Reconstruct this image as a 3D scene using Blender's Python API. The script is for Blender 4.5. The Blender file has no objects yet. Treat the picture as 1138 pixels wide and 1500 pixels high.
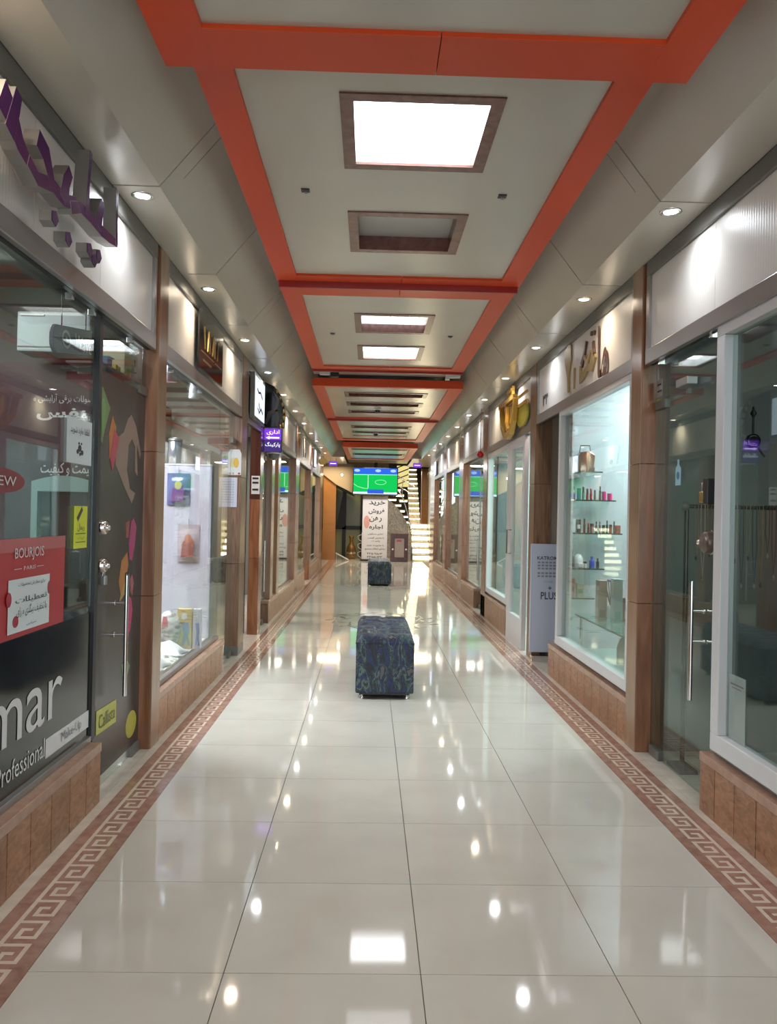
import bpy, bmesh, math, random
from mathutils import Vector, Matrix
random.seed(7)
S = bpy.context.scene
COL = S.collection

# ------------------------------------------------------------------ camera
YAW, PITCH, ROLL, CAM_H, FPX = 0.0237508776, 0.00483648185, 0.0208356941, 1.4007, 1172.02
cd = bpy.data.cameras.new('camera')
cam = bpy.data.objects.new('camera', cd); COL.objects.link(cam)
cd.sensor_fit = 'VERTICAL'; cd.sensor_height = 36.0; cd.lens = FPX / 1500 * 36.0
cd.clip_start = 0.02; cd.clip_end = 200
fw = Vector((math.sin(YAW) * math.cos(PITCH), math.cos(YAW) * math.cos(PITCH), math.sin(PITCH)))
rt = Vector((math.cos(YAW), -math.sin(YAW), 0)); up = rt.cross(fw)
r2 = math.cos(ROLL) * rt + math.sin(ROLL) * up; u2 = -math.sin(ROLL) * rt + math.cos(ROLL) * up
M = Matrix((r2, u2, -fw)).transposed().to_4x4(); M.translation = (0, 0, CAM_H)
cam.matrix_world = M
S.camera = cam

# ------------------------------------------------------------------ world, exposure
W = bpy.data.worlds.new('world'); S.world = W; W.use_nodes = True
W.node_tree.nodes['Background'].inputs[0].default_value = (0.86, 0.93, 1.0, 1)
W.node_tree.nodes['Background'].inputs[1].default_value = 1.1
S.view_settings.view_transform = 'Standard'; S.view_settings.look = 'None'
S.view_settings.gamma = 1.0; S.view_settings.use_curve_mapping = False
S.view_settings.exposure = 1.58
S.cycles.use_denoising = True
S.cycles.transparent_max_bounces = 24
S.cycles.max_bounces = 8; S.cycles.diffuse_bounces = 4; S.cycles.glossy_bounces = 5
S.cycles.sample_clamp_indirect = 4.0
S.cycles.caustics_reflective = False; S.cycles.caustics_refractive = False

LED, LOUVRE, DOWN, ROOM = 3.4, 1.2, 8.0, 1.6       # strengths of the lamps built below

def area_lamp(loc, sx, sy, power, color=(1, 1, 1), rot=(0, 0, 0)):
    l = bpy.data.lights.new('room_light', 'AREA'); l.shape = 'RECTANGLE'; l.size = sx; l.size_y = sy
    l.energy = power; l.color = color
    o = bpy.data.objects.new('room_light', l); COL.objects.link(o); o.location = loc; o.rotation_euler = rot
    return o

# ------------------------------------------------------------------ materials
def new_mat(name):
    m = bpy.data.materials.new(name); m.use_nodes = True
    return m, m.node_tree, m.node_tree.nodes['Principled BSDF']

def flat(name, c, rough=0.5, metal=0.0, spec=0.5, emit=None, es=0.0):
    m, nt, p = new_mat(name)
    p.inputs['Base Color'].default_value = (*c, 1); p.inputs['Roughness'].default_value = rough
    p.inputs['Metallic'].default_value = metal; p.inputs['Specular IOR Level'].default_value = spec
    if emit:
        p.inputs['Emission Color'].default_value = (*emit, 1); p.inputs['Emission Strength'].default_value = es
    n = nt.nodes.new('ShaderNodeTexNoise'); n.inputs['Scale'].default_value = 9; n.inputs['Detail'].default_value = 3
    g = nt.nodes.new('ShaderNodeNewGeometry'); nt.links.new(g.outputs['Position'], n.inputs['Vector'])
    mr = nt.nodes.new('ShaderNodeMapRange'); mr.inputs['To Min'].default_value = max(0, rough - 0.03); mr.inputs['To Max'].default_value = rough + 0.04
    nt.links.new(n.outputs['Fac'], mr.inputs['Value']); nt.links.new(mr.outputs['Result'], p.inputs['Roughness'])
    return m

def noisy(name, cols, scale=(1, 1, 1), rough=0.4, detail=6, freq=4, dist=0.0, bump=0.0, spec=0.5, metal=0.0, vary=0.0, pos=(0.3, 0.7)):
    m, nt, p = new_mat(name); N = nt.nodes; L = nt.links
    g = N.new('ShaderNodeNewGeometry'); mp = N.new('ShaderNodeMapping'); mp.inputs['Scale'].default_value = scale
    L.new(g.outputs['Position'], mp.inputs['Vector'])
    n = N.new('ShaderNodeTexNoise'); n.inputs['Scale'].default_value = freq; n.inputs['Detail'].default_value = detail
    n.inputs['Distortion'].default_value = dist
    L.new(mp.outputs[0], n.inputs['Vector'])
    r = N.new('ShaderNodeValToRGB'); e = r.color_ramp.elements
    k = len(cols); e[0].position = pos[0]; e[-1].position = pos[1]
    e[0].color = (*cols[0], 1); e[-1].color = (*cols[-1], 1)
    for i in range(1, k - 1):
        x = e.new(pos[0] + (pos[1] - pos[0]) * i / (k - 1)); x.color = (*cols[i], 1)
    L.new(n.outputs['Fac'], r.inputs['Fac'])
    out = r.outputs['Color']
    if vary:
        oi = N.new('ShaderNodeObjectInfo'); hs = N.new('ShaderNodeHueSaturation')
        mr = N.new('ShaderNodeMapRange'); mr.inputs['To Min'].default_value = 1 - vary; mr.inputs['To Max'].default_value = 1 + vary
        L.new(oi.outputs['Random'], mr.inputs['Value']); L.new(mr.outputs['Result'], hs.inputs['Value']); L.new(out, hs.inputs['Color']); out = hs.outputs['Color']
    L.new(out, p.inputs['Base Color'])
    p.inputs['Roughness'].default_value = rough; p.inputs['Specular IOR Level'].default_value = spec; p.inputs['Metallic'].default_value = metal
    if bump:
        b = N.new('ShaderNodeBump'); b.inputs['Strength'].default_value = bump; b.inputs['Distance'].default_value = 0.01
        L.new(n.outputs['Fac'], b.inputs['Height']); L.new(b.outputs[0], p.inputs['Normal'])
    return m

def ribbed(name, c, axis, freq, rough=0.3, strength=0.15):
    m, nt, p = new_mat(name); N = nt.nodes; L = nt.links
    p.inputs['Base Color'].default_value = (*c, 1); p.inputs['Roughness'].default_value = rough
    g = N.new('ShaderNodeNewGeometry'); w = N.new('ShaderNodeTexWave'); w.bands_direction = axis
    w.inputs['Scale'].default_value = freq; w.inputs['Distortion'].default_value = 0.3
    L.new(g.outputs['Position'], w.inputs['Vector'])
    b = N.new('ShaderNodeBump'); b.inputs['Strength'].default_value = strength; b.inputs['Distance'].default_value = 0.004
    L.new(w.outputs['Fac'], b.inputs['Height']); L.new(b.outputs[0], p.inputs['Normal'])
    return m

def glass_mat(name, tint=(0.80, 0.86, 0.84), ior=1.5, rough=0.0):
    m = bpy.data.materials.new(name); m.use_nodes = True; nt = m.node_tree; N = nt.nodes; L = nt.links
    N.remove(N['Principled BSDF']); out = N['Material Output']
    t = N.new('ShaderNodeBsdfTransparent'); t.inputs[0].default_value = (*tint, 1)
    gl = N.new('ShaderNodeBsdfGlossy'); gl.inputs['Roughness'].default_value = rough; gl.inputs[0].default_value = (0.95, 1, 0.98, 1)
    f = N.new('ShaderNodeFresnel'); g = N.new('ShaderNodeNewGeometry'); mr = N.new('ShaderNodeMapRange')
    mr.inputs['To Min'].default_value = ior; mr.inputs['To Max'].default_value = 1 / ior      # thin pane: same reflectance from both faces
    L.new(g.outputs['Backfacing'], mr.inputs['Value']); L.new(mr.outputs['Result'], f.inputs['IOR'])
    mx = N.new('ShaderNodeMixShader'); L.new(f.outputs[0], mx.inputs[0]); L.new(t.outputs[0], mx.inputs[1]); L.new(gl.outputs[0], mx.inputs[2])
    L.new(mx.outputs[0], out.inputs[0])
    return m

def emis(name, c, s):
    m = bpy.data.materials.new(name); m.use_nodes = True; nt = m.node_tree; N = nt.nodes
    N.remove(N['Principled BSDF']); e = N.new('ShaderNodeEmission'); e.inputs[0].default_value = (*c, 1); e.inputs[1].default_value = s
    nt.links.new(e.outputs[0], N['Material Output'].inputs[0])
    return m

mt = {}
mt['tile'] = noisy('porcelain_tile', [(0.53, 0.50, 0.445), (0.565, 0.54, 0.485), (0.585, 0.56, 0.505)], freq=3, rough=0.05, vary=0.02)
mt['grout'] = flat('grout', (0.20, 0.17, 0.13), 0.8)
mt['cream'] = noisy('cream_marble', [(0.50, 0.44, 0.38), (0.60, 0.54, 0.47)], freq=12, rough=0.12)
mt['pink'] = noisy('pink_marble', [(0.26, 0.135, 0.10), (0.33, 0.19, 0.145), (0.38, 0.23, 0.18)], freq=18, rough=0.12)
mt['key'] = noisy('beige_inlay', [(0.58, 0.48, 0.39), (0.66, 0.56, 0.47)], freq=22, rough=0.12)
mt['plinth'] = noisy('travertine', [(0.20, 0.088, 0.042), (0.31, 0.15, 0.075), (0.39, 0.21, 0.12)], scale=(1, 1, 2.2), freq=14, detail=9, rough=0.28, dist=1.2, bump=0.12, vary=0.10)
mt['cap'] = noisy('travertine_cap', [(0.33, 0.19, 0.13), (0.42, 0.26, 0.19)], freq=20, rough=0.22, bump=0.05)
mt['pillar'] = noisy('brown_stone', [(0.17, 0.065, 0.030), (0.25, 0.105, 0.052), (0.32, 0.155, 0.085)], scale=(3, 3, 0.35), freq=5, detail=8, rough=0.2, dist=0.8, vary=0.07)
mt['pillar_light'] = noisy('tan_stone', [(0.26, 0.155, 0.095), (0.33, 0.20, 0.125)], scale=(3, 3, 0.3), freq=5, detail=8, rough=0.18, vary=0.05)
mt['wood'] = noisy('brown_wood', [(0.10, 0.05, 0.025), (0.19, 0.10, 0.055), (0.25, 0.14, 0.08)], scale=(9, 9, 0.5), freq=4, detail=8, rough=0.3, dist=1.5)
mt['darkred'] = noisy('dark_red_wood', [(0.045, 0.014, 0.010), (0.08, 0.025, 0.017)], scale=(6, 6, 0.5), freq=4, rough=0.2)
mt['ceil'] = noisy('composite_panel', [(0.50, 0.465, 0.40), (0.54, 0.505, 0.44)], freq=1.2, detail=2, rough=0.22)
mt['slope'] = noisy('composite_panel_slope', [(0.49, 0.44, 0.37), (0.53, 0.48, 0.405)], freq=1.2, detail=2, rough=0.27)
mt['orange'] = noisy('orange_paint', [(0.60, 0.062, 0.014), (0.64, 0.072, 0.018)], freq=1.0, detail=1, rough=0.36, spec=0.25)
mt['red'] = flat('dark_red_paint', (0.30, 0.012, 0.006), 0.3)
mt['dark'] = flat('dark', (0.012, 0.011, 0.012), 0.4)
mt['black'] = flat('black_gloss', (0.008, 0.008, 0.009), 0.12)
mt['fascia'] = ribbed('white_ribbed_panel', (0.70, 0.67, 0.63), 'Y', 14, 0.33, 0.10)
mt['alu'] = flat('brushed_aluminium', (0.34, 0.33, 0.32), 0.32, 0.75)
mt['alu_dark'] = flat('grey_profile', (0.16, 0.155, 0.14), 0.35, 0.3)
mt['chrome'] = flat('chrome', (0.72, 0.70, 0.68), 0.13, 1.0)
mt['white'] = flat('white_upvc', (0.62, 0.62, 0.64), 0.3)
mt['paper'] = flat('paper', (0.62, 0.68, 0.70), 0.7)
mt['maroon'] = noisy('maroon_wood', [(0.13, 0.045, 0.032), (0.20, 0.08, 0.06)], scale=(4, 4, 4), freq=6, rough=0.25)
mt['glass'] = glass_mat('shop_glass', (0.84, 0.90, 0.88), 1.38)
mt['glass_edge'] = flat('glass_edge', (0.01, 0.05, 0.04), 0.1)
mt['shelf_glass'] = glass_mat('shelf_glass', (0.80, 0.93, 0.88), 1.45)
mt['led'] = emis('led_diffuser', (0.97, 0.97, 1.0), LED)
mt['led_warm'] = emis('lamp_warm', (1.0, 0.86, 0.66), 8)
mt['led_cool'] = emis('lamp_cool', (0.93, 0.96, 1.0), 8)
mt['louvre_lamp'] = emis('louvre_lamp', (0.95, 0.96, 1.0), LOUVRE)
mt['acrylic'] = flat('pale_acrylic', (0.42, 0.40, 0.37), 0.3)

def M_(k):
    return mt[k] if isinstance(k, str) else k

# ------------------------------------------------------------------ mesh builder
WL = {}
def owner(o, parent):
    if parent is not None: o.parent = parent

class B:
    def __init__(s): s.v = []; s.f = []; s.sm = []
    def add(s, vs, fs, smooth=False):
        n = len(s.v); s.v += [Vector(v) for v in vs]; s.f += [tuple(i + n for i in f) for f in fs]; s.sm += [smooth] * len(fs); return s
    def box(s, x0, x1, y0, y1, z0, z1):
        x0, x1 = min(x0, x1), max(x0, x1); y0, y1 = min(y0, y1), max(y0, y1); z0, z1 = min(z0, z1), max(z0, z1)
        return s.add([(x0, y0, z0), (x1, y0, z0), (x1, y1, z0), (x0, y1, z0), (x0, y0, z1), (x1, y0, z1), (x1, y1, z1), (x0, y1, z1)],
                     [(0, 3, 2, 1), (4, 5, 6, 7), (0, 1, 5, 4), (1, 2, 6, 5), (2, 3, 7, 6), (3, 0, 4, 7)])
    def prism(s, pts, off):
        off = Vector(off); n = len(pts); pts = [Vector(p) for p in pts]
        nrm = Vector((0, 0, 0))
        for i in range(n):
            nrm += (pts[i] - pts[0]).cross(pts[(i + 1) % n] - pts[0])
        if nrm.dot(off) < 0: pts = pts[::-1]
        vs = pts + [p + off for p in pts]
        return s.add(vs, [tuple(range(n))[::-1], tuple(range(n, 2 * n))] + [(i, (i + 1) % n, n + (i + 1) % n, n + i) for i in range(n)])
    def tube(s, path, r, n=10, caps=True):
        path = [Vector(p) for p in path]; rs = r if isinstance(r, (list, tuple)) else [r] * len(path)
        ring = []
        for i, p in enumerate(path):
            d = (path[min(i + 1, len(path) - 1)] - path[max(i - 1, 0)]).normalized()
            a = d.orthogonal().normalized() if i == 0 else (A - d * A.dot(d)).normalized()
            A = a; b = d.cross(a)
            ring.append([p + rs[i] * (math.cos(t) * a + math.sin(t) * b) for t in [2 * math.pi * k / n for k in range(n)]])
        vs = [v for r_ in ring for v in r_]
        fs = [(i * n + k, i * n + (k + 1) % n, (i + 1) * n + (k + 1) % n, (i + 1) * n + k) for i in range(len(path) - 1) for k in range(n)]
        s.add(vs, fs, True)
        if caps:
            s.add([vs[k] for k in range(n)], [tuple(range(n))[::-1]]); s.add(vs[-n:], [tuple(range(n))])
        return s
    def lathe(s, c, prof, n=16, axis='z', smooth=True):
        vs = []
        for r, h in prof:
            for k in range(n):
                a = 2 * math.pi * k / n
                p = {'z': (r * math.cos(a), r * math.sin(a), h), 'y': (r * math.cos(a), h, r * math.sin(a)), 'x': (h, r * math.cos(a), r * math.sin(a))}[axis]
                vs.append(Vector(c) + Vector(p))
        m = len(prof)
        fs = [(i * n + k, i * n + (k + 1) % n, (i + 1) * n + (k + 1) % n, (i + 1) * n + k) for i in range(m - 1) for k in range(n)]
        s.add(vs, fs, smooth)
        if prof[0][0] > 1e-6: s.add(vs[:n], [tuple(range(n))[::-1]])
        if prof[-1][0] > 1e-6: s.add(vs[-n:], [tuple(range(n))])
        return s
    def obj(s, name, mat, parent=None, label=None, cat=None, group=None, kind=None, bev=0, origin=None):
        if origin is None:
            lo = [min(v[i] for v in s.v) for i in range(3)]; hi = [max(v[i] for v in s.v) for i in range(3)]
            origin = Vector(((lo[0] + hi[0]) / 2, (lo[1] + hi[1]) / 2, lo[2]))
        origin = Vector(origin)
        me = bpy.data.meshes.new(name); me.from_pydata([v - origin for v in s.v], [], s.f)
        me.polygons.foreach_set('use_smooth', s.sm)
        bm = bmesh.new(); bm.from_mesh(me); bmesh.ops.recalc_face_normals(bm, faces=bm.faces); bm.to_mesh(me); bm.free()
        me.materials.append(M_(mat))
        o = bpy.data.objects.new(name, me); link(o, origin, parent)
        if bev:
            b = o.modifiers.new('bevel', 'BEVEL'); b.width = bev; b.segments = 2; b.limit_method = 'ANGLE'
        tag(o, label, cat, group, kind)
        return o

def link(o, origin, parent=None):
    COL.objects.link(o); origin = Vector(origin); WL[o.name] = origin
    if parent is not None:
        o.parent = parent; o.location = origin - WL[parent.name]
    else: o.location = origin

def tag(o, label=None, cat=None, group=None, kind=None):
    if label: o['label'] = label
    if cat: o['category'] = cat
    if group: o['group'] = group
    if kind: o['kind'] = kind
    return o

def thing(name, loc, label=None, cat=None, group=None, kind=None):
    o = bpy.data.objects.new(name, None); o.empty_display_size = 0.1; link(o, loc)
    return tag(o, label, cat, group, kind)

def inst(me, name, origin, parent, mat=None):
    o = bpy.data.objects.new(name, me); link(o, origin, parent); return o

def local_mesh(b, name, mat):
    me = bpy.data.meshes.new(name); me.from_pydata(b.v, [], b.f); me.polygons.foreach_set('use_smooth', b.sm); me.materials.append(M_(mat)); return me

def copy_tree(o, delta, parent=None, label=None):
    c = o.copy(); COL.objects.link(c)
    d = Vector(delta)
    if parent is None:
        c.location = o.location + d
    else: c.parent = parent
    WL[c.name] = WL[o.name] + d
    for ch in o.children: copy_tree(ch, delta, c)
    if label: c['label'] = label
    return c

# planes: (origin, u, v, normal)
def PL(x): return (Vector((x, 0, 0)), Vector((0, 1, 0)), Vector((0, 0, 1)), Vector((1, 0, 0)))      # left wall, u = y
def PR(x): return (Vector((x, 0, 0)), Vector((0, -1, 0)), Vector((0, 0, 1)), Vector((-1, 0, 0)))    # right wall, u = -y
def PF(y): return (Vector((0, y, 0)), Vector((1, 0, 0)), Vector((0, 0, 1)), Vector((0, -1, 0)))     # facing the corridor's near end
def on(P, u, v): return P[0] + P[1] * u + P[2] * v
def shape(b, P, pts, d=0.002): return b.prism([on(P, u, v) for u, v in pts], P[3] * d)
def rect(b, P, u0, u1, v0, v1, d=0.002): return shape(b, P, [(u0, v0), (u1, v0), (u1, v1), (u0, v1)], d)
def stroke(b, P, pts, w, d=0.002, taper=None):
    L_, R_ = [], []
    for i, (u, v) in enumerate(pts):
        a = Vector(pts[max(i - 1, 0)]); c = Vector(pts[min(i + 1, len(pts) - 1)]); t = (c - a).normalized(); n = Vector((-t.y, t.x))
        ww = (w if taper is None else taper[i]) / 2
        L_.append((u + n.x * ww, v + n.y * ww)); R_.append((u - n.x * ww, v - n.y * ww))
    for i in range(len(pts) - 1):
        b.prism([on(P, *q) for q in (L_[i], L_[i + 1], R_[i + 1], R_[i])], P[3] * d)
    return b
def ell(cx, cy, rx, ry, n=20, a0=0):
    return [(cx + rx * math.cos(2 * math.pi * k / n + a0), cy + ry * math.sin(2 * math.pi * k / n + a0)) for k in range(n)]

AR = {'ا': (0xFE8D, 0xFE8E), 'آ': (0xFE81, 0xFE82), 'ب': (0xFE8F,), 'پ': (0xFB56,), 'ت': (0xFE95,), 'خ': (0xFEA5,), 'د': (0xFEA9, 0xFEAA), 'ر': (0xFEAD, 0xFEAE),
      'ز': (0xFEAF, 0xFEB0), 'س': (0xFEB1,), 'ش': (0xFEB5,), 'ص': (0xFEB9,), 'ع': (0xFEC9,), 'ف': (0xFED1,), 'ق': (0xFED5,), 'ک': (0xFB8E,), 'گ': (0xFB92,),
      'ل': (0xFEDD,), 'م': (0xFEE1,), 'ن': (0xFEE5,), 'و': (0xFEED, 0xFEEE), 'ه': (0xFEE9,), 'ی': (0xFBFC,), 'ج': (0xFE9D,), 'ح': (0xFEA1,), 'ط': (0xFEC1,), 'ژ': (0xFB8A, 0xFB8B)}
def shape_ar(t):
    out = []
    for i, c in enumerate(t):
        if c not in AR: out.append(c); continue
        f = AR[c]; dual = len(f) == 1
        prev = i > 0 and t[i - 1] in AR and len(AR[t[i - 1]]) == 1
        nxt = dual and i + 1 < len(t) and t[i + 1] in AR
        k = (3 if prev and nxt else 1 if prev else 2 if nxt else 0)
        out.append(chr((f[0] + k) if dual else f[k]))
    r = ''.join(out)[::-1]
    return r
def text(name, body, P, u0, u1, v0, v1, mat, parent=None, d=0.002, res=2, label=None, cat=None, group=None, bold=0.0, keep=False):
    if any(c in AR for c in body): body = shape_ar(body)
    c = bpy.data.curves.new(name, 'FONT'); c.body = body; c.resolution_u = res; c.extrude = 0.0; c.offset = bold
    t = bpy.data.objects.new(name, c); me0 = t.to_mesh()
    vs = [v.co.copy() for v in me0.vertices]; fs = [tuple(p.vertices) for p in me0.polygons]; t.to_mesh_clear()
    bpy.data.objects.remove(t); bpy.data.curves.remove(c)
    x0 = min(v.x for v in vs); x1 = max(v.x for v in vs); y0 = min(v.y for v in vs); y1 = max(v.y for v in vs)
    su = (u1 - u0) / (x1 - x0); sv = (v1 - v0) / (y1 - y0)
    if keep:
        k = min(su, sv); um = (u0 + u1) / 2 - k * (x1 - x0) / 2; vm = (v0 + v1) / 2 - k * (y1 - y0) / 2
        pts = [on(P, um + (v.x - x0) * k, vm + (v.y - y0) * k) + P[3] * d for v in vs]
    else:
        pts = [on(P, u0 + (v.x - x0) * su, v0 + (v.y - y0) * sv) + P[3] * d for v in vs]
    b = B(); b.add(pts, fs)
    return b.obj(name, mat, parent, label, cat, group)

ORD = ['first', 'second', 'third', 'fourth', 'fifth', 'sixth', 'seventh', 'eighth', 'ninth', 'tenth', 'eleventh', 'twelfth', 'thirteenth', 'fourteenth', 'fifteenth', 'sixteenth', 'seventeenth', 'eighteenth']

LX, RX = -1.265, 1.64           # faces of the two shop fronts
YE = 21.6                       # where the shop fronts end
CX = 0.19

# ================================================================== STRUCTURE
# ---------------------------------------------------------------- floor
fl = B().box(-5, 6, -4, 32, -0.1, -0.008).obj('floor', 'grout', kind='structure', origin=(CX, 10, 0))
tw = [(-1.0035, -0.4155), (-0.4125, 0.1845), (0.1875, 0.7845), (0.7875, 1.3885)]
tms = [local_mesh(B().box(-(b - a) / 2, (b - a) / 2, -0.2985, 0.2985, -0.008, 0), 'tile', 'tile') for a, b in tw]
for k in range(-4, 37):
    for (a, b), me in zip(tw, tms):
        inst(me, 'floor_tile', ((a + b) / 2, 2.451 + 0.6 * k + 0.3, 0), fl)
Yend = 2.451 + 0.6 * 37
B().box(-5, 6, Yend + 0.003, 32, -0.008, 0).obj('hall_paving', 'tile', fl)
B().box(-5, 6, -4, 0.049, -0.008, 0).obj('near_paving', 'tile', fl)
# borders: pink bands with a beige key pattern
for sgn, xo, xi, xw in ((1, -1.215, -1.005, LX), (-1, 1.60, 1.39, RX)):
    B().box(xo, xi, 0.05, 24.65, -0.008, 0.0004).obj('border_band', 'pink', fl)
    B().box(xo - 0.0015 * sgn, xw, 0.05, 24.65, -0.008, 0.0002).obj('border_margin', 'cream', fl)
    B().box(xw - 0.0015 * sgn, xw - 0.45 * sgn, -4, YE, -0.008, 0).obj('threshold_paving', 'cream', fl)
    B().box(xw - 0.4515 * sgn, xw - 3.0 * sgn, -4, YE, -0.008, 0).obj('shop_floor', 'tile', fl)
    # one key: path in (v across from the wall, u along)
    w = 0.0155; p = 0.146; V = 0.108
    kb = B()
    def bar(v0, v1, a, b):
        kb.box(sgn * v0, sgn * v1, a, b, 0.0, 0.001)
    bar(0, w, 0.0, 0.116); bar(w, V, 0.1005, 0.116); bar(V - w, V, w, 0.1005); bar(0.034, V, 0, w); bar(0.034, 0.034 + w, w, 0.066); bar(0.034 + w, 0.074, 0.0505, 0.066)
    bar(0, w, -0.03, 0.0)
    km = local_mesh(kb, 'key', 'key')
    x0 = xo + 0.052 * sgn
    n0 = -10
    for i in range(n0, 135):
        y = 2.636 + p * i
        if y > 24.5: break
        inst(km, 'meander_key', (x0, y, 0), fl)
# leaf medallion inlaid in the floor behind the near bench
mb = B()
for k in range(18):
    a = 2 * math.pi * k / 18; rr = 0.70 if k % 2 else 0.56
    cx, cy = 0.2 + rr * math.cos(a), 10.7 + rr * 1.25 * math.sin(a)
    da = a + (0.9 if k % 2 else -0.9)
    pts = [(cx + 0.10 * math.cos(da) * s_ - 0.04 * math.sin(da) * t_, cy + 0.10 * math.sin(da) * s_ + 0.04 * math.cos(da) * t_) for s_, t_ in ((-1, 0), (-.3, 1), (.5, .8), (1, 0), (.4, -.7), (-.4, -.6))]
    mb.prism([(x, y, 0.0003) for x, y in pts], (0, 0, 0.0008))
    pts2 = [(0.2 + (rr - 0.12 + 0.03 * j) * math.cos(a + 0.1 * j), 10.7 + 1.25 * (rr - 0.12 + 0.03 * j) * math.sin(a + 0.1 * j)) for j in range(5)]
    PZ = (Vector((0, 0, 0.0003)), Vector((1, 0, 0)), Vector((0, 1, 0)), Vector((0, 0, 1)))
    stroke(mb, PZ, pts2, 0.022, 0.0008)
mb.obj('floor_medallion', flat('brown_inlay', (0.06, 0.045, 0.03), 0.2), fl, kind='stuff')

# ---------------------------------------------------------------- ceiling
ce = B().box(-5, 6, -4, 32, 3.55, 3.65).obj('ceiling', 'dark', kind='structure', origin=(CX, 10, 3.55))
js = [3.86 + 1.41 * k for k in range(-5, 14)]
js = [-4.0] + [j for j in js if j > -3.5 and j < YE] + [YE]
for sgn, xw, xs, xt in ((1, LX, -1.04, -0.745), (-1, RX, 1.385, 1.11)):
    for a, b in zip(js[:-1], js[1:]):
        g = 0.006
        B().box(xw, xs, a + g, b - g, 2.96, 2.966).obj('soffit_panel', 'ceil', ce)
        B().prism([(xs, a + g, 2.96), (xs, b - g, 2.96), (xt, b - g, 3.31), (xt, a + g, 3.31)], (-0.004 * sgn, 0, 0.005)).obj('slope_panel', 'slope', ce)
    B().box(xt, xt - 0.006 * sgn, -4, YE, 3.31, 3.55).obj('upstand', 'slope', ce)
def frame_section(y0, y1, z, xo0, xo1, xi0, xi1, yi0, yi1, up=0.05, front=0):
    """orange box frame hung below the ceiling, with its infill panels"""
    B().box(xo0, xi0, y0, y1, z, z + up).obj('orange_rail', 'orange', ce, bev=0.002)
    B().box(xi1, xo1, y0, y1, z, z + up).obj('orange_rail', 'orange', ce, bev=0.002)
    if yi0 > y0:
        m_ = (xi0 + xi1) / 2 + 0.02
        B().box(xi0, m_ - 0.0015, y0, yi0, z, z + up).obj('orange_crossbar', 'orange', ce, bev=0.001)
        B().box(m_ + 0.0015, xi1, y0, yi0, z, z + up).obj('orange_crossbar', 'orange', ce, bev=0.001)
    if y1 > yi1:
        m_ = (xi0 + xi1) / 2 + 0.02
        B().box(xi0, m_ - 0.0015, yi1, y1, z, z + up).obj('orange_crossbar', 'orange', ce, bev=0.001)
        B().box(m_ + 0.0015, xi1, yi1, y1, z, z + up).obj('orange_crossbar', 'orange', ce, bev=0.001)
def infill(x0, x1, y0, y1, z, holes):
    """flat ceiling panel with rectangular openings"""
    b = B(); t = 0.012
    xs0 = min([h[0] for h in holes], default=x1); xs1 = max([h[1] for h in holes], default=x1)
    if not holes:
        b.box(x0, x1, y0, y1, z, z + t); return b.obj('ceiling_panel', 'ceil', ce)
    b.box(x0, xs0, y0, y1, z, z + t); b.box(xs1, x1, y0, y1, z, z + t)
    yy = y0
    for h in sorted(holes, key=lambda q: q[2]):
        b.box(xs0, xs1, yy, h[2], z, z + t); yy = h[3]
    b.box(xs0, xs1, yy, y1, z, z + t)
    return b.obj('ceiling_panel', 'ceil', ce)
kinds = {'led': 'square white glowing ceiling light', 'louvre': 'square louvred ceiling light', 'off': 'square unlit ceiling light', 'slot': 'long dim ceiling light', 'slotlit': 'long lit ceiling light'}
dsc = {(3.556): 'big glowing white square ceiling light in maroon frame nearest the camera', (4.945): 'unlit square ceiling light in maroon frame behind the big glowing one',
       (7.44): 'louvred grid ceiling light in maroon frame past the second orange crossbar', (8.83): 'glowing white ceiling light in maroon frame just past the louvred one',
       (-2.9): 'glowing ceiling light over the corridor far behind the camera', (-1.5): 'louvred ceiling light behind the camera', (0.1): 'glowing ceiling light overhead above the camera', (1.5): 'unlit ceiling light overhead just in front of the camera',
       (11.62): 'wide dark slot ceiling light, nearest of three in the fourth orange frame', (12.63): 'wide dark slot ceiling light, middle of three in the fourth orange frame', (13.62): 'wide dark slot ceiling light, farthest of three in the fourth orange frame',
       (15.95): 'wide slot ceiling light, nearest of three in the fifth orange frame', (17.0): 'wide slot ceiling light, middle of three in the fifth orange frame', (17.85): 'wide lit slot ceiling light, farthest of three in the fifth orange frame',
       (20.9): 'narrow slot ceiling light near the front of the last orange frame', (22.4): 'slot ceiling light at the back of the last orange frame above the screen'}
LIGHTS = []   # (x0,x1,y0,y1,z,kind)
A_L = [(-0.18, 0.56, -2.9, -2.15, 'led'), (-0.18, 0.56, -1.5, -0.75, 'louvre'), (-0.18, 0.56, 0.1, 0.85, 'led'), (-0.18, 0.56, 1.5, 2.25 - 0.3, 'off')]
B_L = [(-0.165, 0.567, 3.556, 4.312, 'led'), (-0.165, 0.567, 4.945, 5.675, 'off')]
C_L = [(-0.172, 0.567, 7.44, 8.20, 'louvre'), (-0.165, 0.565, 8.83, 9.60, 'led')]
D_L = [(-0.395, 0.805, 11.62, 12.05, 'slot'), (-0.395, 0.805, 12.63, 13.05, 'slot'), (-0.395, 0.80, 13.62, 13.95, 'slot')]
E_L = [(-0.395, 0.80, 15.95, 16.35, 'slot'), (-0.395, 0.80, 17.0, 17.35, 'slot'), (-0.395, 0.80, 17.85, 18.15, 'slotlit')]
F_L = [(-0.5, 0.95, 20.9, 21.2, 'slot'), (-0.5, 0.95, 22.4, 23.0, 'slot')]
mid = 0.003
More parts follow.
